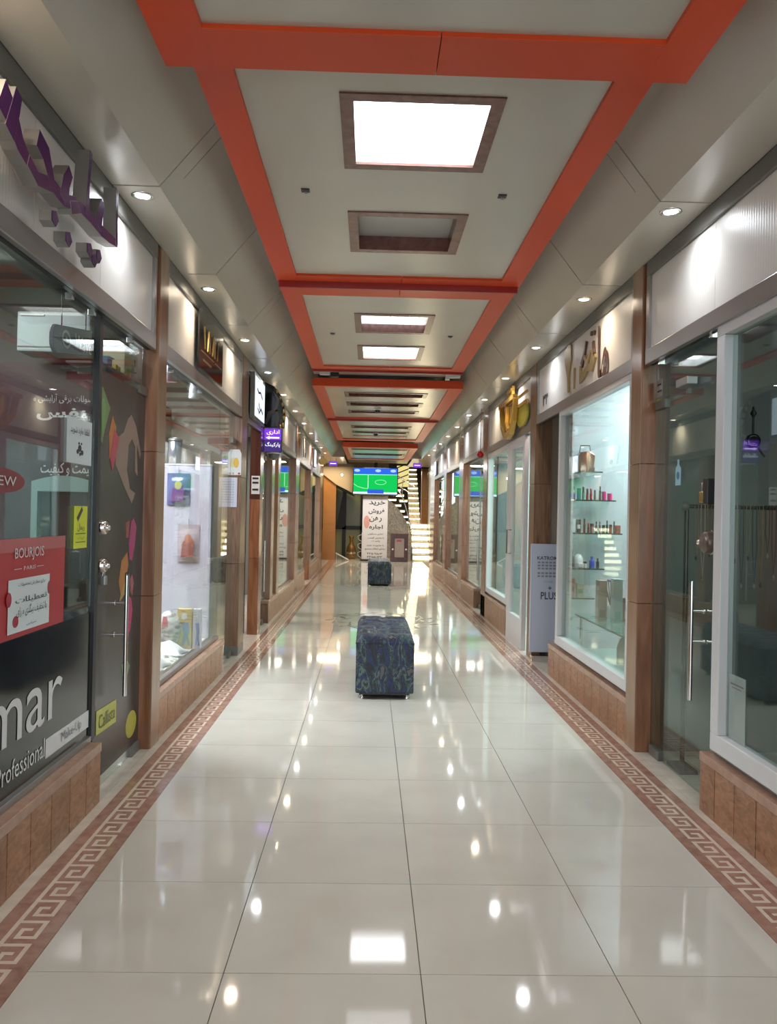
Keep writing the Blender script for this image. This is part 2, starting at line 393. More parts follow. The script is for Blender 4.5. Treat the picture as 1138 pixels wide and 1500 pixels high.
# dark strips drawn as joint reflections on sloping panels, beside first and third joints
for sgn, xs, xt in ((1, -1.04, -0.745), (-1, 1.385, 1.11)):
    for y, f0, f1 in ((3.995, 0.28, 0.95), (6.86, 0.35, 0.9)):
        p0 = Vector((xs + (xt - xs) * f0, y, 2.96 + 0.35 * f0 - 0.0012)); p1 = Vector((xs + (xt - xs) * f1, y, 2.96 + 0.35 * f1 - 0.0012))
        B().prism([p0, p1, p1 + Vector((0, 0.005, 0)), p0 + Vector((0, 0.005, 0))], (0, 0, 0.0008)).obj('joint_reflection', 'alu_dark', ce)
RK = 0.914        # the rafts hang this much nearer than where their edges would meet the slopes
def rz(z): return 1.4007 + (z - 1.4007) * RK
def section(name, y0, y1, z, xo0, xo1, xi0, xi1, yi0, yi1, L, up=0.05):
    dscs = [dsc[l[2]] for l in L]
    y0, y1, xo0, xo1, xi0, xi1, yi0, yi1 = [q * RK if q > -3 else q for q in (y0, y1, xo0, xo1, xi0, xi1, yi0, yi1)]; z = rz(z)
    L = [tuple(q * RK for q in l[:4]) + (l[4],) for l in L]
    frame_section(y0, y1, z, xo0, xo1, xi0, xi1, yi0, yi1, up)
    infill(xi0 - 0.01, xi1 + 0.01, yi0 - 0.01, yi1 + 0.01, z + 0.018, [(l[0], l[1], l[2], l[3]) for l in L])
    for l, dd in zip(L, dscs): LIGHTS.append((l[0], l[1], l[2], l[3], z, l[4], dd))
section('A', -4.0, 3.168, 3.155, -0.84, 1.232, -0.645, 1.055, -3.6, 2.91, A_L)
section('B', 3.17, 6.40, 3.26, -0.775, 1.165, -0.61, 1.0, 3.29, 6.25, B_L)
section('C', 6.42, 10.25, 3.26, -0.775, 1.165, -0.614, 0.998, 6.80, 10.05, C_L)
section('D', 11.0, 14.70, 3.17, -0.825, 1.255, -0.66, 1.063, 11.1, 14.6, D_L, up=0.10)
section('E', 14.78, 19.0, 3.17, -0.80, 1.225, -0.66, 1.04, 14.85, 18.65, E_L)
section('F', 20.2, 24.8, 3.12, -0.71, 1.19, -0.60, 1.0, 20.5, 24.4, F_L, up=0.12)
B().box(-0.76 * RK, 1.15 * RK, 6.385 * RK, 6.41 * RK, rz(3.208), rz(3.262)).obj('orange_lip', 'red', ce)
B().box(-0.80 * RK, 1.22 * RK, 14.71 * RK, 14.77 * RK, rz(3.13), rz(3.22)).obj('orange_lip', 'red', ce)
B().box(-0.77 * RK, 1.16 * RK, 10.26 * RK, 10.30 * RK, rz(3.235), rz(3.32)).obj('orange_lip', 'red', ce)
for a, b in ((10.3, 11.0), (19.0, 20.2)):
    B().box(-0.80 * RK, 1.2 * RK, a * RK, b * RK, rz(3.33), rz(3.34)).obj('recess_panel', 'slope', ce)
B().box(-0.84 * RK, 1.23 * RK, 3.17 * RK, 3.18 * RK, rz(3.20), rz(3.30)).obj('step_panel', 'orange', ce)
for a, b in ((-1.32, -0.70), (1.08, 1.72)): B().box(a, b, YE + 0.005, YE + 0.015, 2.962, 3.55).obj('end_panel', 'slope', ce)
# hall ceiling beyond the shops
B().box(-5, -0.715, YE, 32, 2.97, 2.98).obj('hall_ceiling_panel', 'ceil', ce)
B().box(1.195, 6, YE, 26.2, 3.02, 3.03).obj('hall_ceiling_panel', 'ceil', ce)
B().box(-0.715, 1.195, 22.7, 26.2, 3.12, 3.13).obj('hall_ceiling_panel', 'ceil', ce)

# ceiling lamps in the infill panels
for (x0, x1, y0, y1, z, k, dd) in LIGHTS:
    t = thing('ceiling_light', ((x0 + x1) / 2, (y0 + y1) / 2, z), dd, 'ceiling light')
    f = 0.05; b = B(); zb = z + 0.010
    b.box(x0 - 0.008, x1 + 0.008, y0 - 0.008, y0 + f, zb, zb + 0.012); b.box(x0 - 0.008, x1 + 0.008, y1 - f, y1 + 0.008, zb, zb + 0.012)
    b.box(x0 - 0.008, x0 + f, y0 + f, y1 - f, zb, zb + 0.012); b.box(x1 - f, x1 + 0.008, y0 + f, y1 - f, zb, zb + 0.012)
    b.obj('frame', 'maroon', t)
    d = 0.10; h = B(); X0, X1, Y0, Y1 = x0 + f, x1 - f, y0 + f, y1 - f
    side = mt['white'] if k == 'led' else mt['maroon']
    h.box(X0 - 0.01, X0, Y0, Y1, zb + 0.012, zb + d); h.box(X1, X1 + 0.01, Y0, Y1, zb + 0.012, zb + d)
    h.box(X0 - 0.01, X1 + 0.01, Y0 - 0.01, Y0, zb + 0.012, zb + d); h.box(X0 - 0.01, X1 + 0.01, Y1, Y1 + 0.01, zb + 0.012, zb + d)
    h.obj('housing', side, t)
    dm = {'led': 'led', 'louvre': 'louvre_lamp', 'off': 'acrylic', 'slot': 'acrylic', 'slotlit': emis('slot_lamp', (1, 0.9, 0.93), 2.5)}[k]
    B().box(X0, X1, Y0, Y1, zb + d - 0.012, zb + d).obj('diffuser', dm, t)
    if k == 'louvre':
        for i in range(1, 9):
            B().box(X0 + (X1 - X0) * i / 9 - 0.002, X0 + (X1 - X0) * i / 9 + 0.002, Y0, Y1, zb + 0.045, zb + 0.085).obj('louvre_fin', 'chrome', t)
        for i in range(1, 4):
            B().box(X0, X1, Y0 + (Y1 - Y0) * i / 4 - 0.002, Y0 + (Y1 - Y0) * i / 4 + 0.002, zb + 0.04, zb + 0.085).obj('louvre_fin', 'chrome', t)
# small ceiling fittings
for (x, y, z, lab) in ((-0.41, 4.64, 3.278, 'small black square fitting on the ceiling left of the big glowing light'), (0.735, 4.64, 3.278, 'small black bracket on the ceiling right of the big glowing light'),
                       (-0.42, 8.3, 3.278, 'tiny black fitting on the ceiling left of the lit louvred light'), (0.80, 8.3, 3.278, 'tiny black fitting on the ceiling right of the lit louvred light')):
    x, y, z = x * RK, y * RK, rz(3.26) + 0.018
    t = thing('ceiling_bracket', (x, y, z), lab, 'bracket')
    B().box(x - 0.022, x + 0.022, y - 0.022, y + 0.022, z - 0.006, z).obj('base_plate', 'dark', t)
    B().box(x - 0.006, x + 0.012, y - 0.012, y + 0.012, z - 0.016, z - 0.005).obj('clip', 'alu_dark', t)
for (x, y, lab) in ((-0.62, 10.6, 'white and black camera box in the ceiling recess at left'), (1.10, 10.6, 'white angled bracket in the ceiling recess at right')):
    x, y = x * RK, y * RK
    t = thing('recess_fixture', (x, y, 3.09), lab, 'fixture')
    B().box(x - 0.07, x + 0.06, y - 0.04, y + 0.04, rz(3.25), rz(3.33)).obj('body', 'white', t, bev=0.004)
    B().box(x + (0.06 if x < 0 else -0.12), x + (0.16 if x < 0 else -0.07), y - 0.05, y + 0.03, rz(3.22), rz(3.28)).obj('arm', 'dark' if x < 0 else 'white', t)
for (x, y) in ((0.1, 13.4), (0.1, 17.3)):
    x, y, zc = x * RK, y * RK, rz(3.17) + 0.018
    t = thing('dome_camera', (x, y, zc), 'small dome camera on the ceiling in the ' + ('fourth' if y < 14 else 'fifth') + ' orange frame', 'camera')
    B().lathe((x, y, zc), [(0.055, 0), (0.055, -0.02), (0.05, -0.022)], 16).obj('base', 'white', t)
    B().lathe((x, y, zc), [(0.045, -0.022), (0.04, -0.045), (0.025, -0.062), (0.0, -0.067)], 16).obj('dome', 'black', t)

# downlights
dl_y = [-2.5, -0.88, 0.74, 2.36] + [3.98 + 1.63 * k for k in range(11)]
for sgn, x in ((1, -1.155), (-1, 1.482)):
    side = 'left' if sgn == 1 else 'right'
    for i, y in enumerate(dl_y):
        warm = (i % 3 != 1) if side == 'left' else (i % 3 == 2)
        lab = (f'round recessed spotlight in the {side} soffit, {ORD[i - 4]} from the near end' if i >= 4 else f'round recessed spotlight in the {side} soffit, {ORD[3 - i]} one out of the frame towards the camera')
        t = thing('recessed_spotlight', (x, y, 2.96), lab, 'spotlight', f'spotlights in the {side} soffit')
        B().lathe((x, y, 2.96), [(0.055, 0.0), (0.055, -0.004), (0.045, -0.008), (0.036, -0.004), (0.036, 0.0)], 20).obj('trim_ring', 'chrome', t)
        B().lathe((x, y, 2.958), [(0.034, 0.0), (0.034, -0.002)], 16).obj('lamp', 'led_warm' if warm else 'led_cool', t)
        l = bpy.data.lights.new('spot', 'SPOT'); l.energy = DOWN; l.spot_size = math.radians(160); l.spot_blend = 1.0; l.shadow_soft_size = 0.04
        l.color = (1.0, 0.83, 0.62) if warm else (0.88, 0.94, 1.0)
        o = bpy.data.objects.new('spot', l); COL.objects.link(o); o.location = (x, y, 2.94)

# ---------------------------------------------------------------- walls, fronts
def side_x(sgn, d):      # d metres behind the shop-front face
    return (LX - d) if sgn == 1 else (RX + d)
wl = B().box(-4.3, -4.2, -4, YE, 0, 3.55).obj('wall_left', flat('shop_back', (0.05, 0.045, 0.045), 0.6), kind='structure', origin=(LX, 8, 0))
wr = B().box(4.55, 4.65, -4, YE, 0, 3.55).obj('wall_right', flat('shop_back_right', (0.09, 0.095, 0.09), 0.6), kind='structure', origin=(RX, 8, 0))
WALL = {1: wl, -1: wr}
PLANE = {1: PL, -1: PR}

def plinth(sgn, y0, y1, anchor, h=0.285, step=0.2, depth=0.06, near_end=False, far_end=True):
    wall = WALL[sgn]; g = 0.0028
    ys = [y0]; k = math.floor((y0 - anchor) / step) + 1
    while anchor + k * step < y1 - 0.03:
        if anchor + k * step > y0 + 0.03: ys.append(anchor + k * step)
        k += 1
    ys.append(y1)
    for a, b in zip(ys[:-1], ys[1:]):
        B().box(side_x(sgn, 0), side_x(sgn, 0.02), a + g, b - g, 0, h - 0.045).obj('plinth_tile', 'plinth', wall, bev=0.0015)
    B().box(side_x(sgn, 0.02), side_x(sgn, depth + 0.05), y0, y1, 0, h - 0.045).obj('plinth_core', 'plinth', wall)
    B().box(side_x(sgn, -0.004), side_x(sgn, depth + 0.03), y0, y1, h - 0.043, h).obj('plinth_cap', 'cap', wall, bev=0.003)
    B().box(side_x(sgn, depth - 0.012), side_x(sgn, depth + 0.028), y0, y1, h, h + 0.03).obj('glazing_channel', 'alu', wall, bev=0.003)

def fascia(sgn, y0, y1, joints, z0=2.34, z1=2.96, panel='fascia'):
    wall = WALL[sgn]; ys = [y0] + joints + [y1]
    for a, b in zip(ys[:-1], ys[1:]):
        B().box(side_x(sgn, 0.018), side_x(sgn, 0.03), a + 0.0015, b - 0.0015, z0 + 0.07, z1 - 0.07).obj('fascia_panel', panel, wall)
    B().box(side_x(sgn, 0.03), side_x(sgn, 0.055), y0, y1, z0, z1).obj('fascia_back', 'dark', wall)
    B().box(side_x(sgn, 0), side_x(sgn, 0.03), y0, y1, z0, z0 + 0.09).obj('fascia_rail', 'alu', wall, bev=0.004)
    B().box(side_x(sgn, 0), side_x(sgn, 0.03), y0, y1, z1 - 0.09, z1 - 0.001).obj('fascia_rail', 'alu_dark', wall, bev=0.004)
    for a, b in ((y0, y0 + 0.05), (y1 - 0.05, y1)):
        B().box(side_x(sgn, 0.002), side_x(sgn, 0.03), a, b, z0 + 0.09, z1 - 0.09).obj('fascia_stile', 'alu', wall)

def pillar(sgn, y0, y1, depth=0.09, z1=2.96, mat='pillar', seams=(0.9, 1.75), face=None, wood=False):
    wall = WALL[sgn]; zs = [0] + list(seams) + [z1]
    for a, b in zip(zs[:-1], zs[1:]):
        B().box(side_x(sgn, 0), side_x(sgn, depth), y0, y1, a + (0.0015 if a else 0), b - 0.0015).obj('pillar_slab', mat, wall, bev=0.002)
        if face:
            B().box(side_x(sgn, -0.006), side_x(sgn, -0.0002), y0 + 0.004, y1, a + (0.0015 if a else 0), b - 0.0015).obj('pillar_facing', face, wall)

NW = [0]; ND = [0]
def glazing(sgn, panes, z0, z1, depth=0.065, frame=None, fw=0.07, mullions=()):
    """shop window: panes [(y0,y1)], optional white frame around the whole"""
    NW[0] += 1
    y0, y1 = panes[0][0], panes[-1][1]
    w = thing(f'window_{NW[0]}', (side_x(sgn, depth), (y0 + y1) / 2, z0), kind='structure')
    if frame:
        o = fw
        for a, b, c, d in ((y0, y1, z0, z0 + o), (y0, y1, z1 - o, z1), (y0, y0 + o, z0 + o, z1 - o), (y1 - o, y1, z0 + o, z1 - o)):
            B().box(side_x(sgn, depth - 0.045), side_x(sgn, depth + 0.02), a, b, c, d).obj('window_frame', frame, w, bev=0.004)
        B().box(side_x(sgn, depth - 0.005), side_x(sgn, depth + 0.001), y0 + o, y1 - o, z0 + o, z1 - o).obj('glass_pane', 'glass', w)
    else:
        for a, b in panes:
            B().box(side_x(sgn, depth), side_x(sgn, depth + 0.008), a + 0.002, b - 0.002, z0, z1).obj('glass_pane', 'glass', w)
    return w

def handle_bar(P, u, v0, v1, parent, s=1, r=0.011, out=0.068, posts=(0.24, 0.5)):
    """mitred steel pull tube on two posts"""
    N = P[3]; a = on(P, u, v0) + N * out; c = on(P, u, v1) + N * out
    b = B().tube([a, c], r, 12)
    for v in b.v:            # slanted ends
        if abs((v - c).z) < r * 1.5: v.z += (v - c).dot(P[1]) * 0.9
    b.obj('pull_handle', 'chrome', parent)
    for q in posts:
        p = on(P, u, v1 - (v1 - v0) * q)
        B().tube([p, p + N * out], 0.008, 10).tube([p, p + N * 0.008], 0.014, 10).obj('handle_post', 'chrome', parent)

def glass_door(sgn, y0, y1, z1=2.12, depth=0.065, handle=None, hz=(0.45, 1.08), transom=2.36, lockside=None):
    ND[0] += 1
    w = thing(f'door_{ND[0]}', (side_x(sgn, depth), (y0 + y1) / 2, 0), kind='structure')
    B().box(side_x(sgn, depth), side_x(sgn, depth + 0.01), y0, y1, 0.008, z1 - 0.004).obj('glass_pane', 'glass', w)
    if transom: B().box(side_x(sgn, depth), side_x(sgn, depth + 0.01), y0 - 0.04, y1, z1 + 0.004, transom).obj('transom_pane', 'glass', w)
    hy = y1 if lockside != 'far' else y0
    B().box(side_x(sgn, depth - 0.012), side_x(sgn, depth + 0.022), y1 - 0.16, y1, 0.0, 0.055).obj('patch_fitting', 'alu_dark', w, bev=0.003)
    B().box(side_x(sgn, depth - 0.012), side_x(sgn, depth + 0.022), y1 - 0.16, y1, z1 - 0.05, z1).obj('patch_fitting', 'alu_dark', w, bev=0.003)
    if handle:
        P = PLANE[sgn](side_x(sgn, depth)); u = handle if sgn == 1 else -handle
        handle_bar(P, u, hz[0], hz[1], w)
        P2 = (P[0] + P[3] * -0.01, P[1], P[2], -P[3]); handle_bar(P2, u, hz[0], hz[1], w)
    return w

# ----- left side
plinth(1, -3.0, 3.88, 2.888)
g1 = glazing(1, [(-3.0, 0.6), (0.6, 3.88)], 0.305, 2.36)
fascia(1, -3.0, 4.70, [-1.4, 0.05, 1.5, 3.03, 3.775])
d1 = glass_door(1, 3.935, 4.735, handle=4.225, hz=(0.43, 1.07))
B().box(side_x(1, 0.05), side_x(1, 0.09), 3.885, 3.93, 0.29, 2.36).obj('door_post', 'dark', wl)
pillar(1, 4.74, 4.93, 0.09, face='pillar_light')
plinth(1, 4.93, 7.1, 4.96)
g2 = glazing(1, [(4.93, 7.09)], 0.305, 2.36)
fascia(1, 4.93, 7.86, [5.55, 6.66])
d2 = glass_door(1, 7.12, 7.86, handle=None)
pillar(1, 7.88, 8.2, 0.175, mat='wood')
B().box(side_x(1, -0.004), side_x(1, 0.18), 7.874, 8.2, 0, 0.09).obj('pillar_base', 'alu_dark', wl)
pillar(1, 9.25, 9.5, 0.12, z1=1.56, mat='pillar', seams=(0.88,))
B().box(side_x(1, 0), side_x(1, 0.12), 9.25, 9.5, 1.56, 2.96).obj('pillar_cladding', 'darkred', wl)
d3 = glass_door(1, 9.52, 10.2, handle=9.75)
plinth(1, 10.25, 13.7, 10.25, depth=0.09)
B().box(side_x(1, 0.0), side_x(1, 0.11), 10.24, 10.25, 0, 0.24).obj('plinth_end', 'wood', wl)
for a in (10.45, 11.15):
    B().box(side_x(1, 0.01), side_x(1, 0.12), a, a + 0.28, 0.285, 2.36).obj('window_post', 'pillar_light', wl, bev=0.004)
glazing(1, [(10.3, 13.7)], 0.315, 2.36)
fascia(1, 9.5, 13.6, [11.5]); 
pillar(1, 13.7, 14.35, 0.1, mat='pillar')
plinth(1, 14.35, 15.9, 14.35); glazing(1, [(14.35, 17.1)], 0.315, 2.36)
fascia(1, 14.35, 17.2, [15.6]); pillar(1, 17.1, 17.6, 0.1)
plinth(1, 17.6, 20.3, 17.6); glazing(1, [(17.6, 20.3)], 0.315, 2.36); fascia(1, 17.6, 20.4, [19.0])
pillar(1, 20.4, 21.3, 0.1, mat='pillar_light'); B().box(side_x(1, -0.002), side_x(1, 0.1), 21.3, YE, 0, 2.96).obj('pillar_slab', 'darkred', wl)
fascia(1, 8.2, 9.25, [], z0=2.34)

# ----- right side
plinth(-1, -3.0, 3.88, 3.711)
g5 = glazing(-1, [(-3.0, 3.81)], 0.315, 2.375, depth=0.06, frame='white', fw=0.085)
fascia(-1, -3.0, 4.78, [-1.0, 0.9, 2.4, 3.85])
d5 = glass_door(-1, 3.9, 4.80, depth=0.085, handle=4.06, hz=(0.49, 1.09))
pillar(-1, 4.82, 5.0, 0.09, face='pillar_light')
B().box(side_x(-1, 0.09), side_x(-1, 0.15), 4.83, 4.97, 0, 2.36).obj('pillar_slab', 'wood', wr)
plinth(-1, 5.0, 7.2, 4.983)
g6 = glazing(-1, [(5.0, 6.98)], 0.315, 2.375, depth=0.05, frame='white', fw=0.075)
fascia(-1, 5.0, 7.93, [5.95])
pillar(-1, 7.95, 8.2, 0.17, mat='wood')
B().box(side_x(-1, 0.3), side_x(-1, 0.31), 8.2, 8.5, 0, 2.96).obj('niche_panel', 'darkred', wr)
fascia(-1, 8.2, 11.2, [9.6], z0=2.30)
plinth(-1, 9.5, 11.6, 9.6, h=0.34)
g7 = glazing(-1, [(9.5, 11.2)], 0.37, 2.30, depth=0.05, frame='white', fw=0.07)
pillar(-1, 11.2, 11.6, 0.1, mat='pillar')
d7 = glass_door(-1, 11.6, 12.4, handle=12.1, depth=0.08)
plinth(-1, 12.4, 14.1, 12.4, h=0.3, depth=0.08)
B().box(side_x(-1, 0), side_x(-1, 0.12), 12.385, 12.4, 0, 0.26).obj('plinth_end', 'wood', wr)
glazing(-1, [(12.4, 14.1)], 0.33, 2.36); fascia(-1, 11.6, 14.1, [12.9])
pillar(-1, 14.1, 14.7, 0.1); plinth(-1, 14.7, 17.2, 14.7); glazing(-1, [(14.7, 17.2)], 0.315, 2.36); fascia(-1, 14.7, 17.2, [])
pillar(-1, 17.2, 17.8, 0.1); plinth(-1, 17.8, 20.3, 17.8); glazing(-1, [(17.8, 20.3)], 0.315, 2.36); fascia(-1, 17.8, 20.3, [19.0])
pillar(-1, 20.3, 21.0, 0.1); B().box(side_x(-1, 0), side_x(-1, 0.1), 21.0, YE, 0, 2.96).obj('pillar_slab', 'pillar', wr)

# white framed door, right
ND[0] += 1
dw = thing(f'door_{ND[0]}', (RX, 9.0, 0), kind='structure')
for a, b, c, d in ((8.50, 9.46, 0.0, 0.32), (8.50, 9.46, 2.2, 2.3), (8.50, 8.60, 0.32, 2.2), (9.24, 9.46, 0.32, 2.2)):
    B().box(RX, RX + 0.05, a, b, c, d).obj('door_frame', 'white', dw, bev=0.003)
B().box(RX + 0.022, RX + 0.028, 8.60, 9.24, 0.32, 2.2).obj('glass_pane', 'glass', dw)
B().tube([(RX, 9.2, 1.0), (RX - 0.05, 9.2, 1.0), (RX - 0.05, 9.2, 1.27), (RX, 9.2, 1.27)], 0.009, 8).obj('door_handle', 'alu_dark', dw)

# shop interiors: partitions, ceilings
int_m = {'dark': flat('interior_dark', (0.05, 0.04, 0.04), 0.5), 'grey': flat('interior_grey', (0.16, 0.17, 0.16), 0.5), 'teal': flat('interior_teal', (0.34, 0.39, 0.40), 0.5), 'tan': flat('interior_tan', (0.30, 0.24, 0.18), 0.5)}
for sgn, parts in ((1, [(4.80, 'dark'), (8.0, 'tan'), (9.4, 'tan'), (13.8, 'grey'), (17.3, 'tan')]), (-1, [(4.9, 'grey'), (8.05, 'tan'), (8.3, 'tan'), (11.4, 'teal'), (14.3, 'grey'), (17.4, 'tan')])):
    wall = WALL[sgn]
    for y, m in parts:
        B().box(side_x(sgn, 0.18), side_x(sgn, 3.0), y - 0.05, y + 0.05, 0, 2.9).obj('partition', int_m[m], wall)
    B().box(side_x(sgn, 0.06), side_x(sgn, 3.0), -4, YE, 2.70, 2.74).obj('shop_ceiling', flat('shop_ceiling', (0.30, 0.29, 0.27), 0.5), wall)
    B().box(side_x(sgn, 0.0), side_x(sgn, 3.0), -4, YE, 2.97, 3.0).obj('shop_cover', 'dark', wall)
# lit rear wall pieces inside the shops
B().box(-3.9, -3.88, 4.9, 7.9, 0, 2.7).obj('shop_wall', int_m['tan'], wl)
B().box(4.2, 4.22, 5.0, 8.0, 0, 2.7).obj('shop_wall', int_m['teal'], wr)
B().box(4.2, 4.22, 8.4, 11.3, 0, 2.7).obj('shop_wall', int_m['teal'], wr)
for (x, y, p, c) in ((-2.4, 6.0, 40, (0.95, 0.9, 1.0)), (-2.4, 3.6, 9, (1, 0.93, 0.9)), (2.9, 6.3, 26, (0.92, 0.98, 1.0)), (2.9, 2.6, 4, (0.85, 1.0, 0.95)), (2.9, 9.8, 30, (0.8, 1.0, 1.0)),
                     (-2.5, 11.5, 22, (1, 0.95, 0.9)), (-2.5, 15.6, 18, (1, 0.95, 0.85)), (-2.5, 19, 18, (1, 0.9, 0.8)), (2.9, 13, 22, (1, 0.97, 0.9)), (2.9, 15.8, 22, (1, 0.95, 0.85)), (2.9, 19, 22, (1, 0.9, 0.75)), (-2.4, 8.7, 12, (1, 0.95, 0.9))):
    area_lamp((x, y, 2.66), 1.2, 1.0, p * ROOM, c)

#==BODY2==
# ================================================================== END HALL
hall = B().box(-3.6, -3.5, YE, 32, 0, 3.55).obj('wall_far_left', int_m['tan'], kind='structure')
B().box(-4.3, -1.40, YE, YE + 0.05, 0, 3.55).obj('return_wall', int_m['tan'], hall)
hr = B().box(3.5, 3.6, YE, 32, 0, 3.55).obj('wall_far_right', int_m['tan'], kind='structure')
B().box(1.80, 4.6, YE, YE + 0.05, 0, 3.55).obj('return_wall', int_m['tan'], hr)
olive = flat('olive_glass', (0.115, 0.115, 0.035), 0.2); olive2 = flat('olive_pale', (0.20, 0.19, 0.07), 0.25)
wb = B().box(-3.5, 0.6, 26.3, 26.4, 0, 3.55).obj('wall_back', int_m['tan'], kind='structure')
for a, b, c, d in ((-1.6, -0.88, 0.0, 0.93), (-1.6, -0.88, 1.05, 2.7), (-0.76, -0.30, 1.05, 2.6), (-0.76, -0.30, 0, 0.93), (-0.22, 0.5, 0, 2.9)):
    B().box(a, b, 26.26, 26.29, c, d).obj('olive_panel', olive if d > 1 else olive2, wb)
for a, b, c, d in ((-0.88, -0.76, 0, 2.6), (-0.30, -0.22, 0, 2.6), (-1.6, -0.22, 0.93, 1.05)):
    B().box(a, b, 26.20, 26.28, c, d).obj('black_mullion', 'dark', wb)
bm_ = B(); shape(bm_, PF(26.2), [(-0.80, 2.5), (-1.08, 1.0), (-0.80, 1.0)], 0.03); bm_.obj('black_wedge', 'dark', wb)
wd = B().box(0.6, 3.5, 31.4, 31.5, 0, 5.5).obj('wall_back_stair', flat('stairwell_wall', (0.06, 0.05, 0.03), 0.6), kind='structure')
col = thing('orange_wall_panel', (-1.235, 24.9, 0), 'tall orange brown column at the left far end of the corridor', 'column')
for a, b in ((0, 1.1), (1.105, 2.66)):
    B().box(-1.43, -1.045, 24.75, 24.95, a, b).obj('cladding_sheet', noisy('orange_cladding', [(0.30, 0.13, 0.035), (0.38, 0.17, 0.05)], freq=2, rough=0.25), col)
bulk = B(); shape(bulk, PF(24.72), [(-1.48, 2.66), (-1.06, 2.345), (-0.50, 2.07), (-0.50, 2.97), (-1.48, 2.97)], 0.06)
bulk.obj('trim_1', flat('beige_bulkhead', (0.34, 0.27, 0.17), 0.5), kind='structure')
ub = B(); ub.prism([(-1.10, 24.78, 2.36), (-0.50, 24.78, 2.06), (-0.50, 24.78, 2.0), (-1.10, 24.78, 2.28)], (0, 1.4, 0)); ub.obj('trim_2', 'dark', kind='structure')
t = thing('wall_lamp', (-0.87, 24.64, 2.62), 'small round warm lamp on the beige slanted bulkhead at far left', 'lamp')
B().lathe((-0.87, 24.66, 2.63), [(0.05, 0), (0.05, -0.012)], 16, 'y').obj('rim', 'chrome', t); B().lathe((-0.87, 24.648, 2.63), [(0.035, 0), (0.03, -0.01)], 16, 'y').obj('lens', 'led_warm', t)
for x, y, p, c in ((-1.2, 24.0, 11, (1, 0.78, 0.5)), (0.2, 23.2, 24, (1, 0.93, 0.82)), (1.6, 24.3, 14, (1, 0.85, 0.6)), (-0.7, 25.6, 8, (1, 0.9, 0.5))):
    area_lamp((x, y, 2.9), 0.8, 0.6, p, c)

# brass vase on the floor by the olive wall
v = thing('tall_vase', (-0.56, 25.6, 0), 'tall brass coloured vase against the olive wall at far left', 'vase')
B().lathe((-0.56, 25.6, 0), [(0.10, 0), (0.13, 0.04), (0.16, 0.2), (0.13, 0.38), (0.06, 0.5), (0.05, 0.62), (0.085, 0.72), (0.07, 0.73), (0.04, 0.62)], 20).obj('body', flat('brass', (0.30, 0.17, 0.06), 0.25, 0.8), v)
B().lathe((-0.56, 25.6, 0), [(0.165, 0.17), (0.172, 0.2), (0.165, 0.23)], 20).obj('band', 'chrome', v)
r_ = thing('white_rail', (-0.8, 25.0, 0), 'short white sloping rail on the floor by the orange column', 'rail')
B().tube([(-1.02, 25.0, 0.20), (-0.62, 24.7, 0.02)], 0.022, 10).obj('bar', 'white', r_); B().tube([(-1.0, 25.0, 0.2), (-1.0, 25.0, 0)], 0.015, 8).obj('foot', 'chrome', r_)
r_ = thing('white_rack', (-0.27, 25.3, 0), 'white curved metal rack half hidden behind the far banner', 'rack')
for k in range(3):
    B().tube([(-0.22, 25.3, 0.05 + 0.26 * k), (-0.33, 25.3, 0.12 + 0.26 * k), (-0.35, 25.3, 0.22 + 0.26 * k), (-0.22, 25.3, 0.28 + 0.26 * k)], 0.011, 8).obj('curved_bar', 'white', r_)
B().tube([(-0.22, 25.3, 0), (-0.22, 25.3, 0.85)], 0.012, 8).obj('upright', 'white', r_)

# ------------------------------------------------ banner, screen, cabinet
bn = thing('roll_up_banner', (0.18, 24.6, 0), 'tall white banner with black Persian writing under the screen', 'banner')
B().box(-0.21, 0.56, 24.60, 24.62, 0.05, 1.99).obj('sheet', flat('banner_white', (0.66, 0.66, 0.70), 0.5), bn)
B().box(-0.25, 0.60, 24.55, 24.68, 0, 0.055).obj('base', 'dark', bn, bev=0.005)
for i, (wd_, x0, x1, z0, z1) in enumerate((('خرید', -0.02, 0.48, 1.70, 1.86), ('فروش', -0.03, 0.46, 1.44, 1.62), ('رهن', 0.0, 0.38, 1.20, 1.37), ('اجاره', 0.0, 0.42, 0.96, 1.12), ('تجاری مسکونی', -0.04, 0.44, 0.80, 0.87), ('با بهترین قیمت', -0.04, 0.46, 0.68, 0.75), ('واحد ۱۰۰', 0.08, 0.34, 0.58, 0.65), ('با مدیریت جدید', -0.07, 0.46, 0.45, 0.52), ('مشاور املاک مجتمع', -0.12, 0.50, 0.33, 0.41))):
    text('lettering', wd_, PF(24.60), x0, x1, z0, z1, 'dark', bn, res=1, bold=0.018 if i < 4 else 0.01)
text('lettering', '۳۲۵۰۹۵۶۳', PF(24.6), -0.05, 0.42, 0.20, 0.27, 'dark', bn, res=1, bold=0.02); text('lettering', '۳۳۵۵۰۱۳۳', PF(24.6), -0.05, 0.42, 0.10, 0.17, 'dark', bn, res=1, bold=0.02)
pk = B(); shape(pk, PF(24.598), ell(-0.08, 1.2, 0.09, 0.2), 0.001); pk.obj('pink_print', flat('pink_print', (0.62, 0.33, 0.30), 0.5), bn)
tv = thing('screen', (0.16, 24.4, 2.03), 'wide screen showing a green football pitch above the far banner', 'television')
B().box(-0.53, 0.85, 24.42, 24.50, 2.02, 2.87).obj('housing', 'black', tv, bev=0.008)
B().box(-0.505, 0.825, 24.412, 24.419, 2.06, 2.845).obj('display', emis('pitch_green', (0.005, 0.36, 0.06), 0.6), tv)
b = B(); rect(b, PF(24.411), -0.505, 0.825, 2.66, 2.845, 0.002); b.obj('crowd_image', emis('crowd_blue', (0.02, 0.09, 0.5), 0.6), tv)
